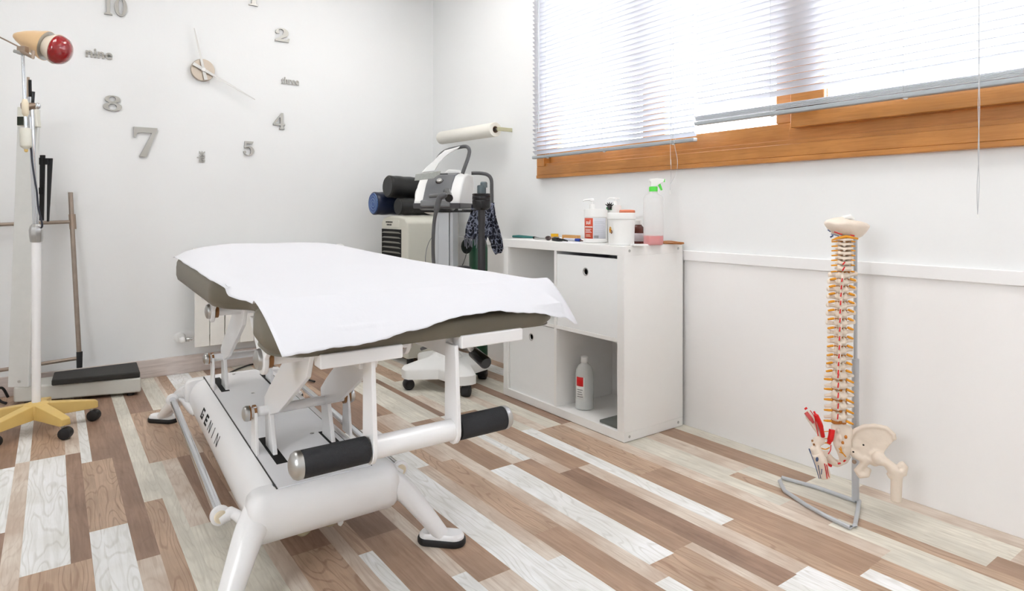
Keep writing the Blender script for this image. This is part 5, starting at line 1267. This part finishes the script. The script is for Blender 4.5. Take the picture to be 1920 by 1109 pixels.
# sacrum
def organic(name, fn, par, vox=.0035, sm=6, m='bone'):
    mb = MB(); fn(mb); return mb.build(name, m, par, remesh=vox, sm=sm)
def P(x, y, o=0.0): return pt(x, y, o)
def f_sac(mb):
    mb.tube([P(1574, 796, .01), P(1577, 815, .0), P(1580, 835, -.008), P(1583, 852, -.004), P(1580, 866, .012)], [.026, .030, .027, .020, .010], 14, flat=.45, up=(0, 0, 1))
    for x, y, o in ((1572, 808, -.012), (1576, 822, -.018), (1579, 836, -.020), (1581, 848, -.016)): mb.ell(P(x, y, o), .007, .006, .009)
    mb.ell(P(1592, 812, .0), .012, .012, .022)
sac = organic('sacrum', f_sac, sp)
for x, y in ((1586, 820), (1580, 831)): MB().ell(P(x, y, -.020), .0050, .004, .0055).build('ligament', 'disc', sac)
def nv(pts, r=.0018): MB().tube(spl(pts, 5), r, 8).build('nerve', 'nerve', sp)
nv([P(1573, 841, -.03), P(1580, 850, -.034), P(1586, 857, -.032)]); nv([P(1574, 848, -.03), P(1581, 851, -.034)]); nv([P(1576, 838, -.03), P(1578, 846, -.034)])
nv([P(1540, 833, -.012), P(1549, 831, -.016), P(1556, 834, -.012)]); nv([P(1539, 841, -.012), P(1548, 843, -.016), P(1555, 840, -.012)]); nv([P(1544, 810, -.008), P(1556, 809, -.012)], .0013); nv([P(1543, 824, -.008), P(1556, 822, -.012)], .0013)
# right hip bone (large, seen from outside)
def blade(mb, poly, th, cen, dish=0.0):
    """thick sheet with rounded rim: outline pixels with a depth each"""
    pts = [P(*q) for q in poly]; c = P(*cen)
    n = len(pts); rows = []
    for t in (1.0, .75, .5, .25):
        rows.append([c + (p - c) * t for p in pts])
    for sgn in (-1, 1):
        vr = [[mb.bm.verts.new(p + B_ * (sgn * th * (.45 + .55 * min(1, (1 - t) * 2.2)) + dish * (1 - t * t))) for p in r] for t, r in zip((1.0, .75, .5, .25), rows)]
        cv = mb.bm.verts.new(c + B_ * (sgn * th + dish))
        for a, b in zip(vr, vr[1:]):
            for j in range(n): mb.face([a[j], a[(j + 1) % n], b[(j + 1) % n], b[j]])
        for j in range(n): mb.face([vr[-1][j], vr[-1][(j + 1) % n], cv])
        if sgn == -1: rim = vr[0]
        else:
            for j in range(n): mb.face([rim[j], rim[(j + 1) % n], vr[0][(j + 1) % n], vr[0][j]])
def f_hip(mb):
    blade(mb, [(1585, 838, .01), (1587, 826, .01), (1594, 814, .005), (1603, 804, -.005), (1618, 799, -.015), (1636, 798, -.025), (1655, 800, -.035), (1668, 806, -.042), (1676, 816, -.048), (1678, 826, -.05), (1671, 832, -.047), (1662, 842, -.04), (1656, 853, -.035), (1652, 862, -.03), (1640, 868, -.02), (1620, 868, -.01), (1605, 858, .0), (1596, 848, .008)], .0075, (1628, 834, -.012), -.002)
    mb.tube([P(1592, 824, .002), P(1603, 808, -.008), P(1620, 800, -.018), P(1640, 799, -.028), P(1662, 803, -.040), P(1676, 816, -.050), P(1677, 825, -.052)], [.006, .007, .007, .007, .007, .007, .006], 10)
    mb.tube([P(1636, 845, -.015), P(1650, 858, -.028)], [.018, .020], 14)
    mb.ell(P(1640, 862, -.02), .020, .018, .020)
    mb.tube([P(1628, 858, -.012), P(1618, 872, -.006), P(1606, 884, .0), P(1612, 892, -.004), P(1624, 890, -.008), P(1629, 878, -.010)], [.016, .010, .009, .010, .011, .009], 12)
    mb.tube([P(1590, 842, .005), P(1604, 854, .0), P(1622, 862, -.008)], [.010, .011, .012], 12)
hip = organic('hip_bone', f_hip, sp, .003, 4)
for x, y in ((1619, 835), (1600, 848)): MB().ell(P(x, y, -.036 if x > 1610 else -.022), .0020, .003, .0024).build('screw_hole', 'dark', hip)
def f_fem(mb):
    mb.ell(P(1648, 860, -.040), .020, .020, .021)
    mb.tube([P(1648, 862, -.045), P(1662, 868, -.05), P(1676, 882, -.055)], [.017, .013, .018], 14)
    mb.tube([P(1688, 868, -.055), P(1694, 876, -.057), P(1690, 890, -.057)], [.009, .013, .014], 14)
    mb.tube([P(1664, 893, -.05), P(1674, 890, -.055)], [.008, .012], 12)
    mb.tube([P(1680, 880, -.056), P(1681, 900, -.056), P(1680, 941, -.056)], [.020, .0155, .0145], 18)
fem = organic('thigh_bone', f_fem, sp, .003, 4)
# left hip, seen edge on and painted
def f_hipl(mb):
    mb.tube([P(1512, 771, .0), P(1516, 780, -.004), P(1526, 795, -.010), P(1535, 810, -.010), P(1543, 822, -.004)], [.009, .017, .016, .013, .011], 14, flat=.55, up=(0, 0, 1))
    mb.tube([P(1526, 835, -.012), P(1532, 828, -.012), P(1541, 826, -.006)], [.011, .014, .014], 12)
    mb.tube([P(1527, 838, -.014), P(1534, 852, -.018), P(1541, 868, -.016)], [.015, .017, .012], 14)
    mb.tube([P(1545, 852, .01), P(1556, 864, .012), P(1570, 870, .014), P(1584, 864, .012), P(1590, 854, .01)], [.016, .015, .011, .010, .010], 12)
hl = organic('hip_bone', f_hipl, sp, .003, 4)
def f_feml(mb):
    mb.tube([P(1530, 850, -.02), P(1537, 862, -.022), P(1543, 878, -.022), P(1547, 896, -.022)], [.018, .019, .0165, .0175], 16)
fl_ = organic('thigh_bone', f_feml, sp, .003, 4)
def paint(pts, r, m, par, flat=1.0): MB().tube(spl(pts, 5), r, 10, flat=flat).build('painted_muscle', m, par)
paint([P(1526, 772, -.024), P(1533, 786, -.030), P(1539, 800, -.028), P(1543, 819, -.018)], [.003] * 3 + [.0072] * 8 + [.006] * 5, 'red', hl)
paint([P(1511, 774, -.016), P(1518, 783, -.024), P(1525, 793, -.026)], [.006] * 8 + [.004] * 3, mat('faded_red_paint', (206, 84, 84), .5), hl)
paint([P(1509, 768, -.014), P(1513, 765, -.016)], .003, 'red', hl)
paint([P(1519, 770, -.026), P(1527, 782, -.030), P(1530, 796, -.027), P(1534, 818, -.024)], .0013, 'red', hl)
paint([P(1560, 806, -.020), P(1558, 820, -.022), P(1554, 832, -.020)], [.0085] * 8 + [.006] * 3, 'red', sac)
paint([P(1558, 835, -.022), P(1557, 845, -.022), P(1553, 852, -.018)], .0014, 'red', sac)
paint([P(1549, 870, -.020), P(1558, 874, -.014)], .0042, 'red', hl)
for a, b in (((1571, 870), (1576, 869)), ((1582, 866), (1585, 863)), ((1578, 862), (1584, 858)), ((1588, 858), (1590, 854))): paint([P(*a, .003), P(*b, -.001)], .0025, 'red', hl)
paint([P(1546, 870, -.044), P(1549, 884, -.042), P(1551, 898, -.040)], .0013, 'red', fl_)
paint([P(1550, 872, -.043), P(1552, 884, -.041), P(1555, 898, -.036)], .0013, 'red', fl_)
MB().ell(P(1532, 862, -.044), .0062, .003, .0066).build('painted_spot', 'blue', fl_)
paint([P(1517, 842, -.030), P(1520, 850, -.030)], .0018, 'blue', hl)
paint([P(1520, 850, -.030), P(1528, 872, -.042), P(1536, 898, -.038)], .0012, 'blue', fl_)
paint([P(1534, 873, -.044), P(1536, 884, -.044), P(1539, 898, -.041)], .0011, 'blue', fl_)
paint([P(1541, 880, -.044), P(1540, 890, -.043)], .0011, 'blue', fl_)
for x, y in ((1523, 827), (1526, 834)): MB().ell(P(x, y, -.030), .0034, .003, .0034).build('socket_hole', 'copper', hl)
MB().lathe(P(1601, 866, -.02), [(.006, 0), (.006, .004), (.003, .006)], 16, front).build('mount_bolt', 'brass', sp)

# ================================================================ LIGHT, WORLD, CAMERA
w = bpy.data.worlds.new('world'); S.world = w; w.use_nodes = True
bg = w.node_tree.nodes['Background']; bg.inputs['Color'].default_value = (.93, .965, 1.0, 1); bg.inputs['Strength'].default_value = 7.5
cd = bpy.data.cameras.new('camera'); cam = bpy.data.objects.new('camera', cd); COL.objects.link(cam)
cd.sensor_width = 36; cd.lens = F / 1920 * 36; cd.shift_y = -(554.5 - CY) / 1920
cd.clip_start = .02
cam.location = (0, 0, H); cam.rotation_euler = (math.radians(90), 0, -math.atan2(SN, CN))
S.camera = cam
S.view_settings.view_transform = 'Standard'; S.view_settings.look = 'None'; S.view_settings.gamma = 1; S.view_settings.use_curve_mapping = False
S.view_settings.exposure = 0.44
